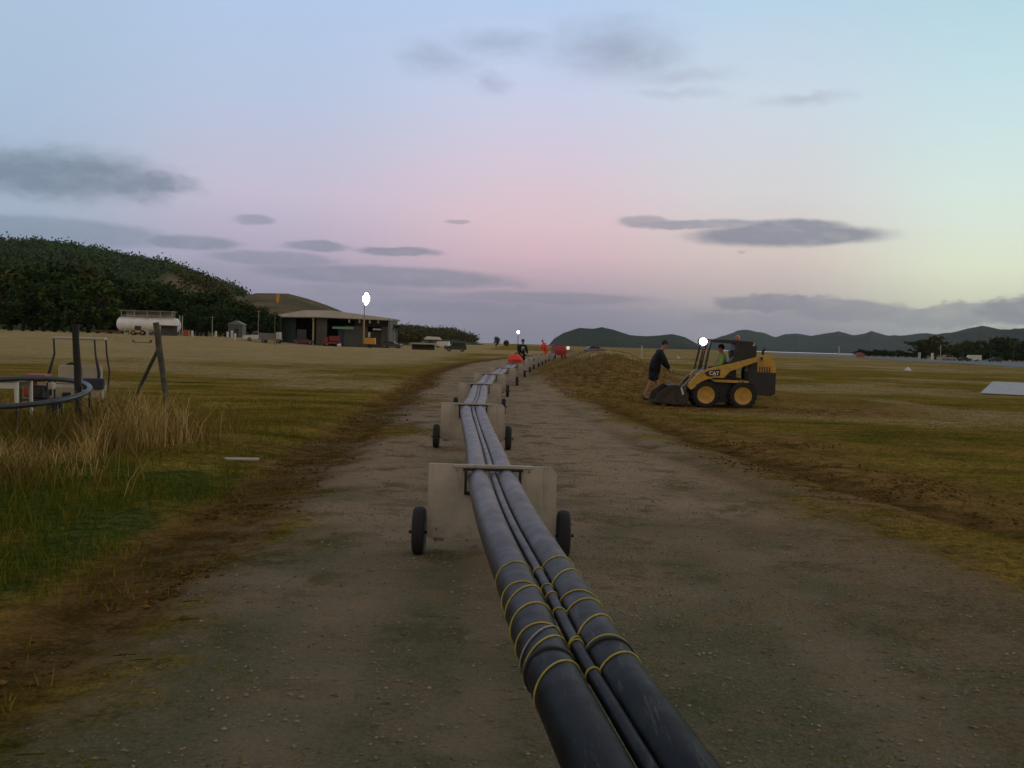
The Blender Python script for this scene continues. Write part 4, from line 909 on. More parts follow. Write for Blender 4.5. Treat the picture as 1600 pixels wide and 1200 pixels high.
for sx in (-.24, .24):
    for sy in (-.26, .26): b.tube([(sx, sy, 0), (sx, sy, .8)], .016, 8)
    b.tube([(sx, -.26, .45), (sx, .26, .45)], .016, 8)
for sy in (-.26, .26): b.tube([(-.24, sy, .45), (.24, sy, .45)], .016, 8)
b.box((0, 0, .46), (.46, .5, .02)); b.build('stand_frame', dsteel, ge)
p = G(2, 16.5); tb = thing('plastic_table', (p.x, p.y, p.z), 'white plastic table partly out of frame behind the pipe hoop', 'table', rz=R(5))
MB().box((0, 0, .74), (.85, .7, .04), ch=.012).build('table_top', white, tb)
for sx in (-.36, .36):
    for sy in (-.29, .29): MB().tube([(sx, sy, .74), (sx * 1.06, sy * 1.06, -.02)], [.04, .025], 8).build('leg', white, tb)
b = MB(); b.box((0, -.3, .66), (.75, .02, .10)); b.box((0, .3, .66), (.75, .02, .10)); b.build('apron', white, tb)
# plank and litter
p = on_plane(378, 715); b = MB(); b.box((0, 0, .02), (.42, .10, .025), ch=.004); o = b.build('plank', offwhite, loc=(p.x, p.y, h1(p.x, p.y) + .01)); o.rotation_euler = (0, 0, R(8)); tag(o, 'short pale plank lying in the grass left of the track', 'plank')
# white marker boards on the airfield
mk = thing('runway_marker', (19.6, 41.5, h1(19.6, 41.5) + .02), 'large flat white marker panel propped at a slant in the grass at the right edge', 'marker board', rz=R(-40))
b = MB(); b.box((1.6, .92, .26), (3.2, 1.9, .03), rot=Matrix.Rotation(R(14), 3, 'X'), ch=.008); b.build('panel', mat('grey_white', (.46, .48, .52), .6, var=.08), mk)
for x_ in (.3, 1.6, 2.9): MB().tube([(x_, 1.75, -.05), (x_, 1.75, .44)], .025, 8).build('prop', galv, mk)
p = G(1420, 95); co = thing('marker_cone', p, 'small white cone marker standing in the grass before the runway', 'cone', s=.62)
MB().lathe([(.55, 0), (.52, .06), (.10, .50), (.04, .55)], (0, 0, 0), (0, 0, 1), 20).build('cone', white, co, smooth=True); MB().box((0, 0, .02), (1.2, 1.2, .05), ch=.01).build('base_plate', white, co)
def stub(px, py0, py1, d, w, m, name, label, cat):
    a = G(px, d); h = at(px, py1, d).z - a.z; t = thing(name, a, label, cat)
    MB().tube([(0, 0, -.1), (0, 0, h * .9)], w / 2, 10).build('shaft', m, t, smooth=True); MB().lathe([(w * .55, h * .88), (w * .5, h), (w * .2, h * 1.03)], (0, 0, 0), (0, 0, 1), 10).build('cap', m, t); return t
stub(1003, 553, 541, 140, .22, offwhite, 'marker_post', 'thin pale marker post in the field left of the dark-clothed man', 'post')
p = G(1060, 150); t_ = thing('marker_cone', p, 'tiny pale cone marker in the field between the man and the loader', 'cone'); MB().lathe([(.3, 0), (.08, .42), (.03, .45)], (0, 0, 0), (0, 0, 1), 14).build('cone', offwhite, t_, smooth=True)
# ------------------------------------------------------------------ distant vehicles
def vehicle(name, loc, rz, s, paint, label, cat, prof, cabin, width=1.8, wheels=(-1.35, 1.35), wr=.36, extra=None, group=None, lamps=True):
    t = thing(name, loc, label, cat, group, rz=rz, s=s); w = width / 2
    b = MB(); b.prism(prof, -w, w); body = b.build('body', paint, t)
    if cabin:
        b = MB(); b.prism(cabin, -w * .86, w * .86); cb = b.build('cabin', paint, t)
        zs = [p[1] for p in cabin]; z0, z1 = min(zs), max(zs); xs_ = [p[0] for p in cabin]; cx = sum(xs_) / len(xs_)
        g_ = [(cx + (x - cx) * .90, z0 + .08 + (z - z0) * (.80)) for x, z in cabin]; MB().prism(g_, -w * .87 - .004, w * .87 + .004).build('side_window', glass, t)
    for wx in wheels:
        for sg in (-1, 1):
            wl = MB().lathe([(wr * .55, -.11), (wr * .9, -.12), (wr, -.07), (wr, .07), (wr * .9, .12), (wr * .55, .11)], (wx, sg * (w - .1), wr), (0, 1, 0), 18, ring=True).build('wheel', rubber, t, smooth=True)
            MB().lathe([(.04, -.122), (wr * .54, -.115), (wr * .54, .115), (.04, .122)], (wx, sg * (w - .1), wr), (0, 1, 0), 14).build('rim', galv, wl)
    if lamps:
        fx = max(p[0] for p in prof)
        for sg in (-1, 1): MB().box((fx + .005, sg * w * .75, .72), (.05, .22, .14), ch=.02).build('headlight', mat('lens', (.5, .5, .5), .2), t)
    if extra: extra(t)
    return t
UTE = [(-2.5, .40), (2.4, .40), (2.5, .70), (2.4, .98), (1.1, 1.08), (-.2, 1.08), (-.2, .80), (-2.5, .80)]; UTEC = [(-.2, 1.05), (1.15, 1.05), (.55, 1.68), (-.1, 1.70)]
CARP = [(-2.2, .35), (2.2, .35), (2.25, .70), (2.1, .92), (1.1, 1.0), (-2.1, 1.02), (-2.25, .7)]; CARC = [(-1.9, .98), (1.15, .98), (.45, 1.45), (-1.3, 1.48)]
WAG = [(-2.2, .4), (2.2, .4), (2.25, .8), (2.1, 1.05), (1.0, 1.12), (-2.2, 1.12)]; WAGC = [(-2.15, 1.1), (1.05, 1.1), (.55, 1.78), (-2.0, 1.80)]
def tray(t):
    b = MB(); b.box((-1.35, 0, .95), (2.3, 1.85, .06)); b.build('tray', galv, t)
vehicle('pickup_truck', G(402, 190), R(195), 1.1, white, 'white pickup truck parked left of the shed', 'pickup truck', UTE, UTEC, extra=tray)
def flatload(t):
    b = MB(); b.box((-.6, 0, 1.35), (3.2, 1.9, 1.0), ch=.05); b.build('grey_load', mat('grey_tarp', (.14, .15, .16), .8, var=.2), t); b = MB(); b.box((1.35, 0, 1.45), (.7, 1.9, 1.3), ch=.08); b.build('cream_end', offwhite, t)
vehicle('flatbed_trailer', G(424, 186), 0, 1.0, galv, 'grey covered trailer with a cream end beside the white pickup', 'trailer', [(-2.3, .6), (1.9, .6), (1.9, .85), (-2.3, .85)], None, extra=flatload, lamps=False)
vehicle('jeep', G(712, 165), R(180), .82, dgreen, 'dark green boxy jeep parked on the field right of the shed', 'jeep', WAG, WAGC)
vehicle('parked_car', G(930, 210), R(20), 1., mat('mauve_paint', (.16, .13, .17), .4), 'small dull purple car far beyond the end of the mound', 'car', CARP, CARC)
# yellow wheel loader near the tank
def ld(t):
    b = MB(); b.box((-.3, 0, 1.9), (1.5, 1.3, 1.3), ch=.05); b.build('cab', mblack, t); b = MB(); b.prism([(1.0, 1.3), (2.2, .9), (3.0, .4), (3.2, .5), (2.3, 1.15), (1.0, 1.6)], -.6, .6); b.build('boom', yellow, t); b = MB(); b.prism([(2.9, .15), (3.8, .15), (3.6, .5), (3.1, .95), (2.9, .8)], -1.2, 1.2); b.build('bucket', mblack, t)
vehicle('wheel_loader', G(217, 196), R(8), .72, yellow, 'yellow wheel loader parked in front of the white tank', 'wheel loader', [(-2.4, .7), (1.2, .7), (1.2, 1.25), (-1.1, 1.4), (-2.4, 1.5)], None, width=1.6, wheels=(-1.4, 1.0), wr=.72, extra=ld, lamps=False)
# tank
tk = thing('storage_tank', G(232, 208), 'long white horizontal storage tank with a pale roof frame over it', 'tank'); wt = mat('tank_white', (.80, .80, .82), .45, var=.1, scale=.4)
MB().lathe([(.3, -6.6), (1.0, -6.4), (1.40, -6.0), (1.45, -5.6), (1.45, 5.6), (1.40, 6.0), (1.0, 6.4), (.3, 6.6)], (0, 0, 2.2), (1, 0, 0), 32).build('tank_shell', wt, tk, smooth=True)
for x_ in (-4.6, 0, 4.6): MB().prism([(-1.2, -.1), (1.2, -.1), (1.0, 1.2), (-1.0, 1.2)], x_ - .2, x_ + .2, axis='x').build('saddle', offwhite, tk)
b = MB(); b.box((-.2, .3, 5.0), (11.0, 2.8, .12)); b.box((-.2, 1.5, 4.3), (10.4, .1, 1.3)); b.build('canopy_roof', mat('dull_roof', (.27, .25, .21), .8, var=.15, scale=.5), tk)
for x_ in (-5.4, -2.7, 0, 2.7, 5.2): MB().tube([(x_, -1.0, 3.2), (x_, -1.0, 5.1)], .07, 6).build('roof_post', offwhite, tk)
b = MB(); b.tube([(-5.4, -1.05, 4.0), (5.2, -1.05, 4.0)], .05, 6); b.tube([(-5.4, -1.05, 3.8), (5.2, -1.05, 3.8)], .03, 6); b.build('handrail', offwhite, tk)
for x_ in (6.7, 7.3):
    MB().tube([(x_, -.8, -.1), (x_, -.8, 4.3)], .07, 6).build('ladder_rail', offwhite, tk)
b = MB()
for k in range(12): b.tube([(6.7, -.8, .3 + .33 * k), (7.3, -.8, .3 + .33 * k)], .03, 6)
b.build('rungs', offwhite, tk)
p = G(262, 200); sb = thing('machinery_shelter', p, 'small dark flat roofed shelter in front of the right end of the white tank', 'shelter'); b = MB(); b.box((0, 0, 1.95), (3.6, 1.6, .2)); b.build('roof', mblack, sb); MB().box((0, .6, .95), (3.3, .1, 1.9)).build('back_wall', mat('grey_green', (.08, .09, .085), .8), sb)
for x_ in (-1.6, 1.6): MB().tube([(x_, -.7, -.1), (x_, -.7, 1.9)], .07, 6).build('post', mblack, sb)
p = G(222, 152); tr_ = thing('feed_trough', p, 'low dark green trough lying in the left field before the tank', 'trough'); b = MB(); b.prism([(-1.3, .05), (1.3, .05), (1.42, .5), (1.34, .5), (1.24, .12), (-1.24, .12), (-1.34, .5), (-1.42, .5)], -.4, .4); b.build('basin', dgreen, tr_)
for x_ in (-1., 1.): MB().box((x_, 0, .0), (.12, .8, .14)).build('foot', dgreen, tr_)
p = G(190, 204); rw = thing('crash_barrier', p, 'low rusty red barrier left of the white tank', 'barrier', rz=R(-4)); MB().box((-1.5, 0, .55), (9., .1, .28), ch=.03).build('rail', mat('rust_red', (.13, .045, .03), .8), rw)
for x_ in (-5.5, -3.2, -.9, 1.4): MB().box((x_, .1, .25), (.14, .14, .8)).build('post', timber, rw)
wp = ((300, 512, .8, 202), (337, 513, .8, 204), (355, 509, .8, 212), (362, 514, 1.0, 205), (367, 520, .8, 190))
for i, (px, _, h, d) in enumerate(wp):
    p = G(px, d); t = thing('bollard', p, ['white bollard beside the red crate near the tank', 'white bollard under the dark trees left of the tall grey pole, leftmost of four', 'white bollard farthest back of the group near the grey pole', 'tallest white bollard left of the grey pole', 'white bollard nearest the field, left of the white pickup'][i], 'bollard', 'white bollards by the yard')
    MB().tube([(0, 0, -.1), (0, 0, h * 1.3)], .22, 10).build('shaft', white, t, smooth=True); MB().lathe([(.22, h * 1.3), (.16, h * 1.45)], (0, 0, 0), (0, 0, 1), 10).build('cap', white, t)
p = G(291, 205); t = thing('crate', p, 'red orange crate right of the white tank', 'crate'); MB().box((0, 0, .6), (1.2, 1., 1.2), ch=.06).build('box', mat('crate_red', (.36, .09, .045), .7), t); MB().box((0, 0, 1.23), (1.3, 1.1, .08)).build('lid', mat('crate_red', (.36, .09, .045), .7), t)
for px, d, h, lb in ((331, 215, 4.5, 'slim grey pole standing before the dark trees right of the tank'), (403, 200, 6.0, 'tall grey pole behind the white pickup')):
    p = G(px, d); t = thing('utility_pole', p, lb, 'pole', 'grey poles by the yard'); MB().tube([(0, 0, -.2), (0, 0, h)], [.12, .08], 8).build('pole', galv, t, smooth=True); MB().box((0, 0, h - .3), (.9, .08, .08)).build('cross_arm', galv, t)
p = G(370, 226); t = thing('small_shed', p, 'small pale grey shed half hidden in the dark trees', 'shed'); MB().box((0, 0, 1.5), (3.2, 3, 3.0)).build('wall', mat('pale_wall', (.10, .11, .11), .8), t); b = MB(); b.prism([(-1.9, 2.95), (1.9, 2.95), (0, 3.8)], -1.7, 1.7); b.build('roof', mat('old_roof', (.17, .17, .16), .7), t); MB().box((.3, -1.51, 1.0), (.9, .04, 2.0)).build('door', darkin, t)
# windsock
p = G(434, 175); t = thing('windsock', p, 'orange yellow windsock hanging limp on a pole before the grassy hill', 'windsock'); zt = at(434, 459, 175).z - p.z; zb = at(432, 473, 175).z - p.z
MB().tube([(-.6, 0, -.2), (-.6, 0, zt + .1)], [.07, .04], 8).build('pole', mat('thin_grey', (.09, .085, .07), .7), t)
MB().lathe([(.30, 0), (.34, -.35), (.30, -.9), (.16, zb - zt)][::1], (-.25, 0, zt), (0, 0, 1), 14).build('sock', mat('sock_yellow', (.55, .26, .03), .8), t, smooth=True)
MB().tube([(-.25 + .3 * math.cos(w), .3 * math.sin(w), zt) for w in np.linspace(0, 6.283, 14)], .03, 5).build('hoop', galv, t)
# ------------------------------------------------------------------ shed
D = 200; c0_ = G(527, D); sh = thing('maintenance_shed', c0_, 'long open fronted shed with a pale low pitched roof behind the light tower', 'shed')
PX = lambda px: (at(px, 520, D).x - c0_.x); PZ = lambda px, py: at(px, py, D).z - c0_.z
b = MB(); rt_ = [(PX(436), PZ(436, 493)), (PX(478), PZ(478, 486)), (PX(520), PZ(520, 486.5)), (PX(615), PZ(615, 499))]
b.prism([(x, z + .12) for x, z in rt_] + [(PX(612), PZ(612, 500.5)), (PX(500), PZ(500, 495.5)), (PX(444), PZ(444, 495.5))], -1.6, 12); b.build('roof', roofm, sh)
b = MB(); b.prism([(PX(441), PZ(441, 494.6)), (PX(500), PZ(500, 495.1)), (PX(613), PZ(613, 500.1)), (PX(613), PZ(613, 501.3)), (PX(500), PZ(500, 496.3)), (PX(441), PZ(441, 495.8))], -1.75, -1.62); b.build('gutter', mat('gutter_pale', (.36, .34, .30), .6), sh)
Ht = PZ(520, 489); Hr = PZ(600, 498)
MB().box(((PX(441) + PX(610)) / 2, 11.8, Hr / 2), (PX(610) - PX(441), .2, Hr)).build('back_wall', darkin, sh)
MB().box((PX(441.5), 5, Hr / 2), (.2, 13.4, Hr)).build('end_wall', darkin, sh); MB().box((PX(609.5), 5, Hr / 2), (.2, 13.4, Hr)).build('end_wall', wallm, sh)
def wall(a, b_, z0, z1, m, n='wall_panel', y=0.): return MB().box(((PX(a) + PX(b_)) / 2, y, (z0 + z1) / 2), (PX(b_) - PX(a), .2, z1 - z0)).build(n, m, sh)
wall(494, 511, 0, Hr, wallm); wall(538, 566, 0, Hr * .72, wallm); wall(566, 574, 0, Hr * .8, wallm, y=.3); wall(596, 609, 0, Hr * .86, wallm)
wall(442, 462, 0, Hr * .95, darkin, y=.2); wall(463, 478, 0, Hr * .55, mat('grey_door', (.07, .065, .065), .8), 'roller_door', y=.5)
wall(521, 554, Hr * .60, Hr * .68, mat('green_light_panel', (.16, .30, .22), .6), 'awning', y=-1.2)
wall(528, 538, 0, Hr * .62, mat('blue_panel', (.03, .06, .10), .7), 'side_door', y=.4)
wall(574, 596, 0, Hr * .55, mblack, 'doorway', y=.6)
for px in (491, 547, 563, 579, 592): MB().box((PX(px), -1.3, Hr * .9), (.35, .3, Hr * .14)).build('bracket', mat('bracket_tan', (.30, .26, .16), .7), sh)
for px, m in ((491.5, mat('post_yellow', (.34, .28, .14), .7)), (569, wallm), (609, offwhite)): MB().box((PX(px), -1.3, Hr * .44), (.32, .3, Hr * .88)).build('column', m, sh)
b = MB(); b.box((PX(590), -1.0, Hr * .62), (1.6, .5, .35), ch=.05); b.build('wall_unit', offwhite, sh)
wall(575.5, 579, Hr * .35, Hr * .52, white, 'notice_board', y=-.2)
wall(554, 609, Hr * .72, Hr * 1.0, mat('dark_fascia', (.022, .022, .03), .8), 'fascia', y=-.1)
red2 = mat('dark_red', (.20, .025, .03), .6, var=.2)
def dump(t):
    b = MB(); b.box((-.6, 0, 1.9), (2.6, 1.9, 1.3), ch=.06); b.build('hopper', red2, t)
vehicle('red_truck', G(518, 196), R(200), .8, red2, 'dark red truck parked in front of the shed bays', 'truck', [(-2.4, .6), (2.2, .6), (2.3, 1.5), (1.9, 2.2), (1.1, 2.25), (1.0, 1.1), (-2.4, 1.1)], [(1.15, 1.5), (2.2, 1.5), (1.85, 2.15), (1.15, 2.2)], extra=dump, wr=.5, lamps=True)
vehicle('parked_car', G(474, 196), R(10), .9, mat('maroon', (.10, .04, .04), .4), 'dark maroon car in the left bay of the shed', 'car', CARP, CARC)
vehicle('parked_car', G(612, 196), R(-12), .9, mat('charcoal_paint', (.05, .05, .055), .4), 'low charcoal car beside the right end of the shed', 'car', CARP, CARC)
p = G(530, 190); t = thing('white_sack', p, 'small white sack on the grass in front of the red truck', 'sack'); MB().ball((0, 0, .28), (.42, .3, .32), 12, .15).build('bag', white, t, smooth=True); MB().ball((.1, 0, .60), (.1, .1, .1), 8).build('knot', white, t)
# light tower
def tower(px, d, py_top, label, trailer=True, s=1., heads=True):
    p = G(px, d); t = thing('light_tower', p, label, 'light tower', rz=0); H_ = at(px, py_top, d).z - p.z
    if trailer:
        b = MB(); b.box((.9, 0, 1.25), (2.0, 1.3, 1.2), ch=.08); b.build('generator_box', mat('tower_orange', (.55, .26, .04), .5, var=.12), t)
        b = MB(); b.box((.6, 0, .55), (3.2, 1.2, .12)); b.build('trailer_frame', dsteel, t)
        for sg in (-1, 1): MB().lathe([(.1, -.1), (.34, -.1), (.36, 0), (.34, .1), (.1, .1)], (.9, sg * .7, .36), (0, 1, 0), 16).build('wheel', rubber, t, smooth=True)
        MB().tube([(-.3, 0, .3), (-.3, 0, H_ * .55)], .14, 8).build('mast', mat('mast_yellow', (.38, .24, .06), .6), t)
        MB().tube([(-.3, 0, H_ * .55), (-.3, 0, H_ * .86)], .08, 8).build('mast_top', galv, t)
    else:
        MB().tube([(-.3, 0, 0), (-.3, 0, H_)], .05, 8).build('mast', mat('thin_grey', (.09, .085, .07), .7), t)
    return t, H_
t, H_ = tower(570.5, 186, 458, 'tall yellow trailer light tower with its bright lamps lit in front of the shed')
zc = at(573, 467, 186).z - t.location.z
b = MB(); b.box((-.0, .12, zc), (.12, .1, 2.1)); b.build('lamp_frame', dsteel, t)
for i, (dx_, dz_) in enumerate(((0., .80), (-.30, .27), (.32, .30), (-.30, -.28), (.30, -.25), (0., -.78))):
    hd_ = MB().lathe([(.25, .22), (.40, .02), (.42, 0)], (dx_, -.02, zc + dz_), (0, 1, 0), 18).build('lamp_head', dsteel, t, smooth=True); MB().ball((dx_, -.05, zc + dz_), (.34, .12, .36), 16).build('lamp_lens', lampm_c, hd_, smooth=True)
t, H_ = tower(812, 150, 519, 'distant small lit lamp on a thin mast behind the dark standing person', trailer=False)
hd_ = MB().lathe([(.1, .2), (.2, 0)], (-.3, 0, H_), (0, 1, 0), 14).build('lamp_head', dsteel, t); MB().ball((-.3, -.05, H_), (.18, .1, .25), 14).build('lamp_lens', lampm_c, hd_, smooth=True)
MB().box((-.3, 0, .1), (.9, .9, .2)).build('base', dsteel, t)
# shelters and aircraft shapes right of the shed
p = G(662, 172); t = thing('open_shelter', p, 'low shelter with a pale greenish flat roof beside the dark jeep', 'shelter', rz=R(2)); b = MB(); b.prism([(-2.5, 1.0), (-2.1, 1.25), (2.2, 1.25), (2.6, 1.05), (2.2, 1.0)], -1.2, 1.2); b.build('roof', mat('pale_green_roof', (.34, .38, .28), .6), t)
MB().box((-.1, .6, .52), (3.9, .8, .9)).build('dark_bay', mat('brown_bay', (.05, .035, .03), .8), t)
for x_ in (-2.1, 2.1):
    for y_ in (-1.05, 1.05): MB().tube([(x_, y_, -.05), (x_, y_, 1.05)], .06, 8).build('post', offwhite, t)
p = G(677, 260); t = thing('white_hut', p, 'small white roofed hut among the scrub behind the low shelter', 'hut', rz=R(4)); b = MB(); b.prism([(-2.6, 2.0), (2.2, 2.0), (1.6, 2.7), (-1.8, 2.8)], -1.8, 1.8); b.build('roof', white, t)
MB().box((-.2, 0, 1.0), (4.0, 3, 2.05)).build('wall', mat('hut_wall', (.11, .10, .09), .8), t); MB().box((-.8, -1.52, 1.0), (.9, .05, 1.7)).build('door', mblack, t)
vehicle('white_van', G(690, 255), R(170), .85, white, 'white van parked right of the small white roofed hut', 'van', [(-2.3, .4), (2.3, .4), (2.4, .9), (1.6, 1.2), (1.2, 1.9), (-2.3, 1.95)], None)
# red truck far down the pipeline with white headlight
tp_ = G(873, 112)
def rtx(t):
    b = MB(); b.box((-1.2, 0, 2.15), (3.6, 2.2, 1.3), ch=.05); b.build('box_body', mat('truck_red', (.30, .03, .025), .5, var=.2), t)
    MB().lathe([(.32, 0), (.35, .05), (.3, .1)], (2.7, 1.45, 2.2), (1, 0, 0), 18).build('round_lamp', mat('dim_glow', (.85, .78, .68), .3, var=0., emit=.55), t, smooth=True)
vehicle('red_truck', (tp_.x, tp_.y, tp_.z), R(-84), .56, mat('truck_red', (.30, .03, .025), .5, var=.2), 'small red truck with a pale round lamp at the far end of the pipeline', 'truck', [(-3, .7), (2.9, .7), (3.0, 1.6), (2.3, 2.5), (1.0, 2.55), (1., 1.4), (-3, 1.4)], [(1.2, 1.65), (2.75, 1.65), (2.25, 2.4), (1.2, 2.45)], width=2.2, wheels=(-2, 2), wr=.5, extra=rtx)
# ------------------------------------------------------------------ trees on the left
spots = [(-20, 262, 17), (15, 240, 17), (50, 255, 17.5), (85, 236, 16), (112, 250, 17), (138, 262, 15.5), (152, 236, 13), (172, 262, 15), (192, 270, 14.5), (214, 258, 14.5), (236, 270, 14), (258, 262, 13), (-5, 228, 13), (35, 226, 11), (68, 228, 12), (100, 226, 10)]
for i, (px, d, h) in enumerate(spots):
    tree(px, d, h * random.uniform(.94, 1.05), 'dark green tree in the dense belt at the foot of the forested hill', 'trees of the left belt', k=[0, 1, 2, 0, 3, 2, 1, 0][i % 8], sx=1.1)
for i, (px, d, h) in enumerate([(294, 262, 10), (308, 244, 10.5), (322, 250, 10.5), (338, 246, 11), (352, 256, 10), (366, 262, 9.), (382, 252, 8.5), (396, 250, 8.), (412, 262, 7), (428, 256, 6.), (440, 268, 5.), (344, 232, 7), (314, 230, 7)]):
    tree(px, d, h, 'dark rounded tree between the white tank and the long shed', 'trees between tank and shed', k=[2, 0, 3, 0][i % 4], sx=1.15)
p = None
for i, (px, d, h) in enumerate([(622, 300, 4.5), (636, 320, 4.5), (650, 340, 4.2)]):
    tree(px, d, h, 'low olive bush right of the shed, ' + ['nearest the shed wall', 'middle one of three', 'farthest of three from the shed'][i], 'bushes right of the shed', k=3, sx=1.5)
tree(776, 420, 4.6, 'lone brownish conical tree on the flat skyline left of the pipeline', None, k=4, sx=.8)
tree(791, 520, 3.2, 'tiny dark bush on the skyline right of the lone conical tree', None, k=0, sx=1.1)
# palms
palm_leaf = leafmat('palm_fronds', (.03, .045, .018))
def palm_proto():
    V = []; F_ = []; T_ = []; o = 0
    for k in range(16):
        a = k * 2.399; el0 = .9 - .09 * k
        pts = []; p = Vector((0, 0, 7)); e = el0
        for s_ in range(7):
            pts.append(p.copy()); p = p + Vector((math.cos(a) * math.cos(e), math.sin(a) * math.cos(e), math.sin(e))) * .42; e -= .28
        sd = Vector((-math.sin(a), math.cos(a), 0))
        for s_ in range(6):
            for sg in (-1, 1):
                for j in range(3):
                    f = pts[s_].lerp(pts[s_ + 1], j / 3); ln = .55 * (1 - s_ / 8); dd = (pts[s_ + 1] - pts[s_]).normalized()
                    V += [f, f + dd * .1, f + dd * .35 + sd * sg * ln - Vector((0, 0, .25)), f + dd * .25 + sd * sg * ln * .9 - Vector((0, 0, .25))]; F_.append((o, o + 1, o + 2, o + 3)); T_ += [random.random()] * 4; o += 4
    cr = npmesh('crown', np.array([tuple(v) for v in V]), np.array(F_), palm_leaf, {'tint': np.array(T_)})
    tr = MB().tube([(0, 0, -.2), (.1, 0, 2.5), (.15, .05, 5), (0, 0, 7.05)], [.2, .15, .13, .12], 10).build('trunk', bark, smooth=True); return cr, tr
PROTO.append(palm_proto()); PK = len(PROTO) - 1
tree(619, 205, 6.3, 'small palm at the right end of the shed', None, k=PK, name='palm_tree')
tree(1440, 420, 9.0, 'left tree of the tall leafy pair beyond the runway', None, k=1, sx=1.5)
tree(1462, 410, 9.6, 'right and taller tree of the leafy pair beyond the runway', None, k=3, sx=1.5)
for i, (px, d, h) in enumerate([(1492, 520, 8), (1512, 500, 9.5), (1530, 510, 11), (1556, 490, 11), (1572, 500, 12), (1590, 500, 11), (1612, 495, 11)]):
    tree(px, d, h, 'tree in the ragged row at the right edge beyond the runway', 'trees at the right edge', k=[0, 3, 1][i % 3], sx=1.2)
for i, (px, d, h) in enumerate([(1584, 430, 13.5), (1505, 450, 10), (1548, 440, 10.5)]):
    tree(px, d, h, ['tallest palm standing above the tree row near the right edge', 'palm left of the parked cars beyond the runway', 'palm above the parked cars at the right'][i], None, k=PK, name='palm_tree')
for i, px in enumerate(range(1345, 1440, 12)):
    tree(px, 560, 3.8 * random.uniform(.8, 1.15), 'low dark bush in the hedge line below the mountains', 'hedge bushes beyond the runway', k=0, sx=1.9, name='bush')
for i, px in enumerate(range(1484, 1625, 13)):
    tree(px, 470, 4.2 * random.uniform(.8, 1.15), 'low dark bush behind the parked cars at the right', 'bushes behind the parked cars', k=2, sx=1.8, name='bush')
# things beyond the runway

vehicle('parked_car', G(1484, 360), R(15), 1.1, mat('tan_paint', (.30, .24, .2), .4), 'tan car left of the white van beyond the runway', 'car', WAG, WAGC)
vehicle('white_van', G(1520, 370), R(175), 1.15, white, 'pale van parked beyond the runway between the palms', 'van', [(-2.6, .4), (2.3, .4), (2.4, .9), (1.6, 1.3), (1.2, 2.0), (-2.6, 2.05)], None)
vehicle('parked_car', G(1508, 345), R(8), 1.0, dgreen, 'dark green car in front of the pale van beyond the runway', 'car', CARP, CARC)
vehicle('parked_car', G(1556, 350), R(190), 1.05, mblack, 'black car parked right of the pale van beyond the runway', 'car', WAG, WAGC)
stub(1437, 560, 551, 350, .9, offwhite, 'marker_post', 'pale stubby post left of the pair beyond the runway', 'post')
stub(1457, 560, 552, 350, .8, white, 'marker_post', 'white stubby post right of the pair beyond the runway', 'post')
stub(1470, 560, 540, 380, .25, offwhite, 'lamp_post', 'slim pale pole right of the leafy tree pair', 'pole')
t = stub(1311, 555, 541, 420, .5, offwhite, 'beacon_post', 'pale navigation post at the edge of the water', 'post')
p = G(1345, 400); t = thing('marker_hut', p, 'small orange hut beyond the runway below the mountains', 'hut'); MB().box((0, 0, .7), (2.8, 2, 1.4), ch=.04).build('wall', mat('hut_orange', (.35, .12, .05), .7), t); b = MB(); b.prism([(-1.6, 1.38), (1.6, 1.38), (0, 2.0)], -1.2, 1.2); b.build('roof', mat('hut_orange', (.35, .12, .05), .7), t)
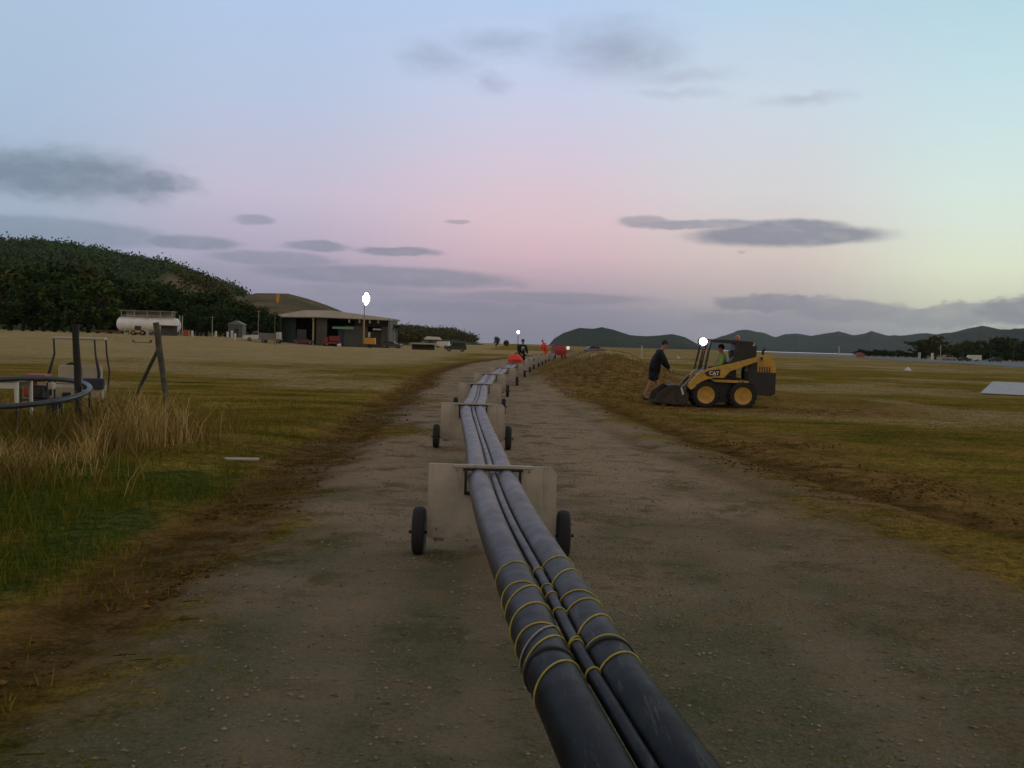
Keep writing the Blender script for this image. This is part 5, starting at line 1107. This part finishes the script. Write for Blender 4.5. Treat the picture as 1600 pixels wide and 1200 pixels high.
# ------------------------------------------------------------------ forest on the hills
def canopy(name, VG, n, size, m, lo, hi, label, trange=(3, 14), prob=None):
    g_ = np.random.default_rng(21); Vv = []; Tt = []; nn, nd_, _ = VG.shape
    for _ in range(n):
        i = g_.uniform(lo, hi) * (nn - 1); j = g_.uniform(*trange); i0, j0 = int(i), int(j); i1, j1 = min(i0 + 1, nn - 1), min(j0 + 1, nd_ - 1); fi, fj = i - i0, j - j0
        p = (VG[i0, j0] * (1 - fi) + VG[i1, j0] * fi) * (1 - fj) + (VG[i0, j1] * (1 - fi) + VG[i1, j1] * fi) * fj
        if p[2] < 2 or (prob and g_.random() > prob(i / (nn - 1), j / nd_)): continue
        s = size * g_.uniform(.6, 1.3); k = 72; q_ = g_.normal(size=(k, 3)) * np.array([s * .5, s * .5, s * .38]) + p + np.array([0, 0, s * .45]); t0 = g_.random()
        d1 = g_.normal(size=(k, 3)); d1 /= np.linalg.norm(d1, axis=1)[:, None]; d2 = np.cross(d1, g_.normal(size=(k, 3))); d2 /= np.linalg.norm(d2, axis=1)[:, None]; e = s * .15
        Vv.append(np.stack([q_ - d1 * e - d2 * e * .5, q_ + d1 * e * .2 - d2 * e * .8, q_ + d1 * e + d2 * e * .3, q_ - d1 * e * .3 + d2 * e * .8], 1)); Tt.append(np.repeat(np.clip(t0 * .8 + .2 * g_.random(k), 0, 1), 4))
    V_ = np.concatenate(Vv).reshape(-1, 3); o = npmesh(name, V_, np.arange(len(V_)).reshape(-1, 4), m, {'tint': np.concatenate(Tt)}, kind='stuff'); o['label'] = label
canopy('hill_forest', VA, 3800, 5.2, leafmat('hill_leaves', (.055, .095, .034), .2), .1, .85, 'dense green forest covering the left hill')
canopy('slope_scrub', VB, 420, 4, LM[2], .02, .75, 'scattered scrub on the lower grassy hill', prob=lambda i, j: .9 if i < .09 else (.06 if i < .2 else (.5 if i < .34 else 0.)))
canopy('rise_forest', VC, 800, 3.6, LM[2], .0, 1, 'scrubby trees on the low rise right of the shed')
# ------------------------------------------------------------------ air
hz = bpy.data.materials.new('air'); hz.use_nodes = True; T = NT(hz.node_tree); T.n.clear(); pv = T.node('ShaderNodeVolumePrincipled'); pv.inputs['Color'].default_value = (.72, .78, .90, 1); pv.inputs['Density'].default_value = HAZE; pv.inputs['Anisotropy'].default_value = 0
ou = T.node('ShaderNodeOutputMaterial'); T.l.new(pv.outputs[0], ou.inputs['Volume'])
b = MB(); b.box((0, 0, 190), (19000, 19000, 400)); ho = b.build('haze', hz); ho['kind'] = 'stuff'; ho['label'] = 'thin evening haze over the airfield'
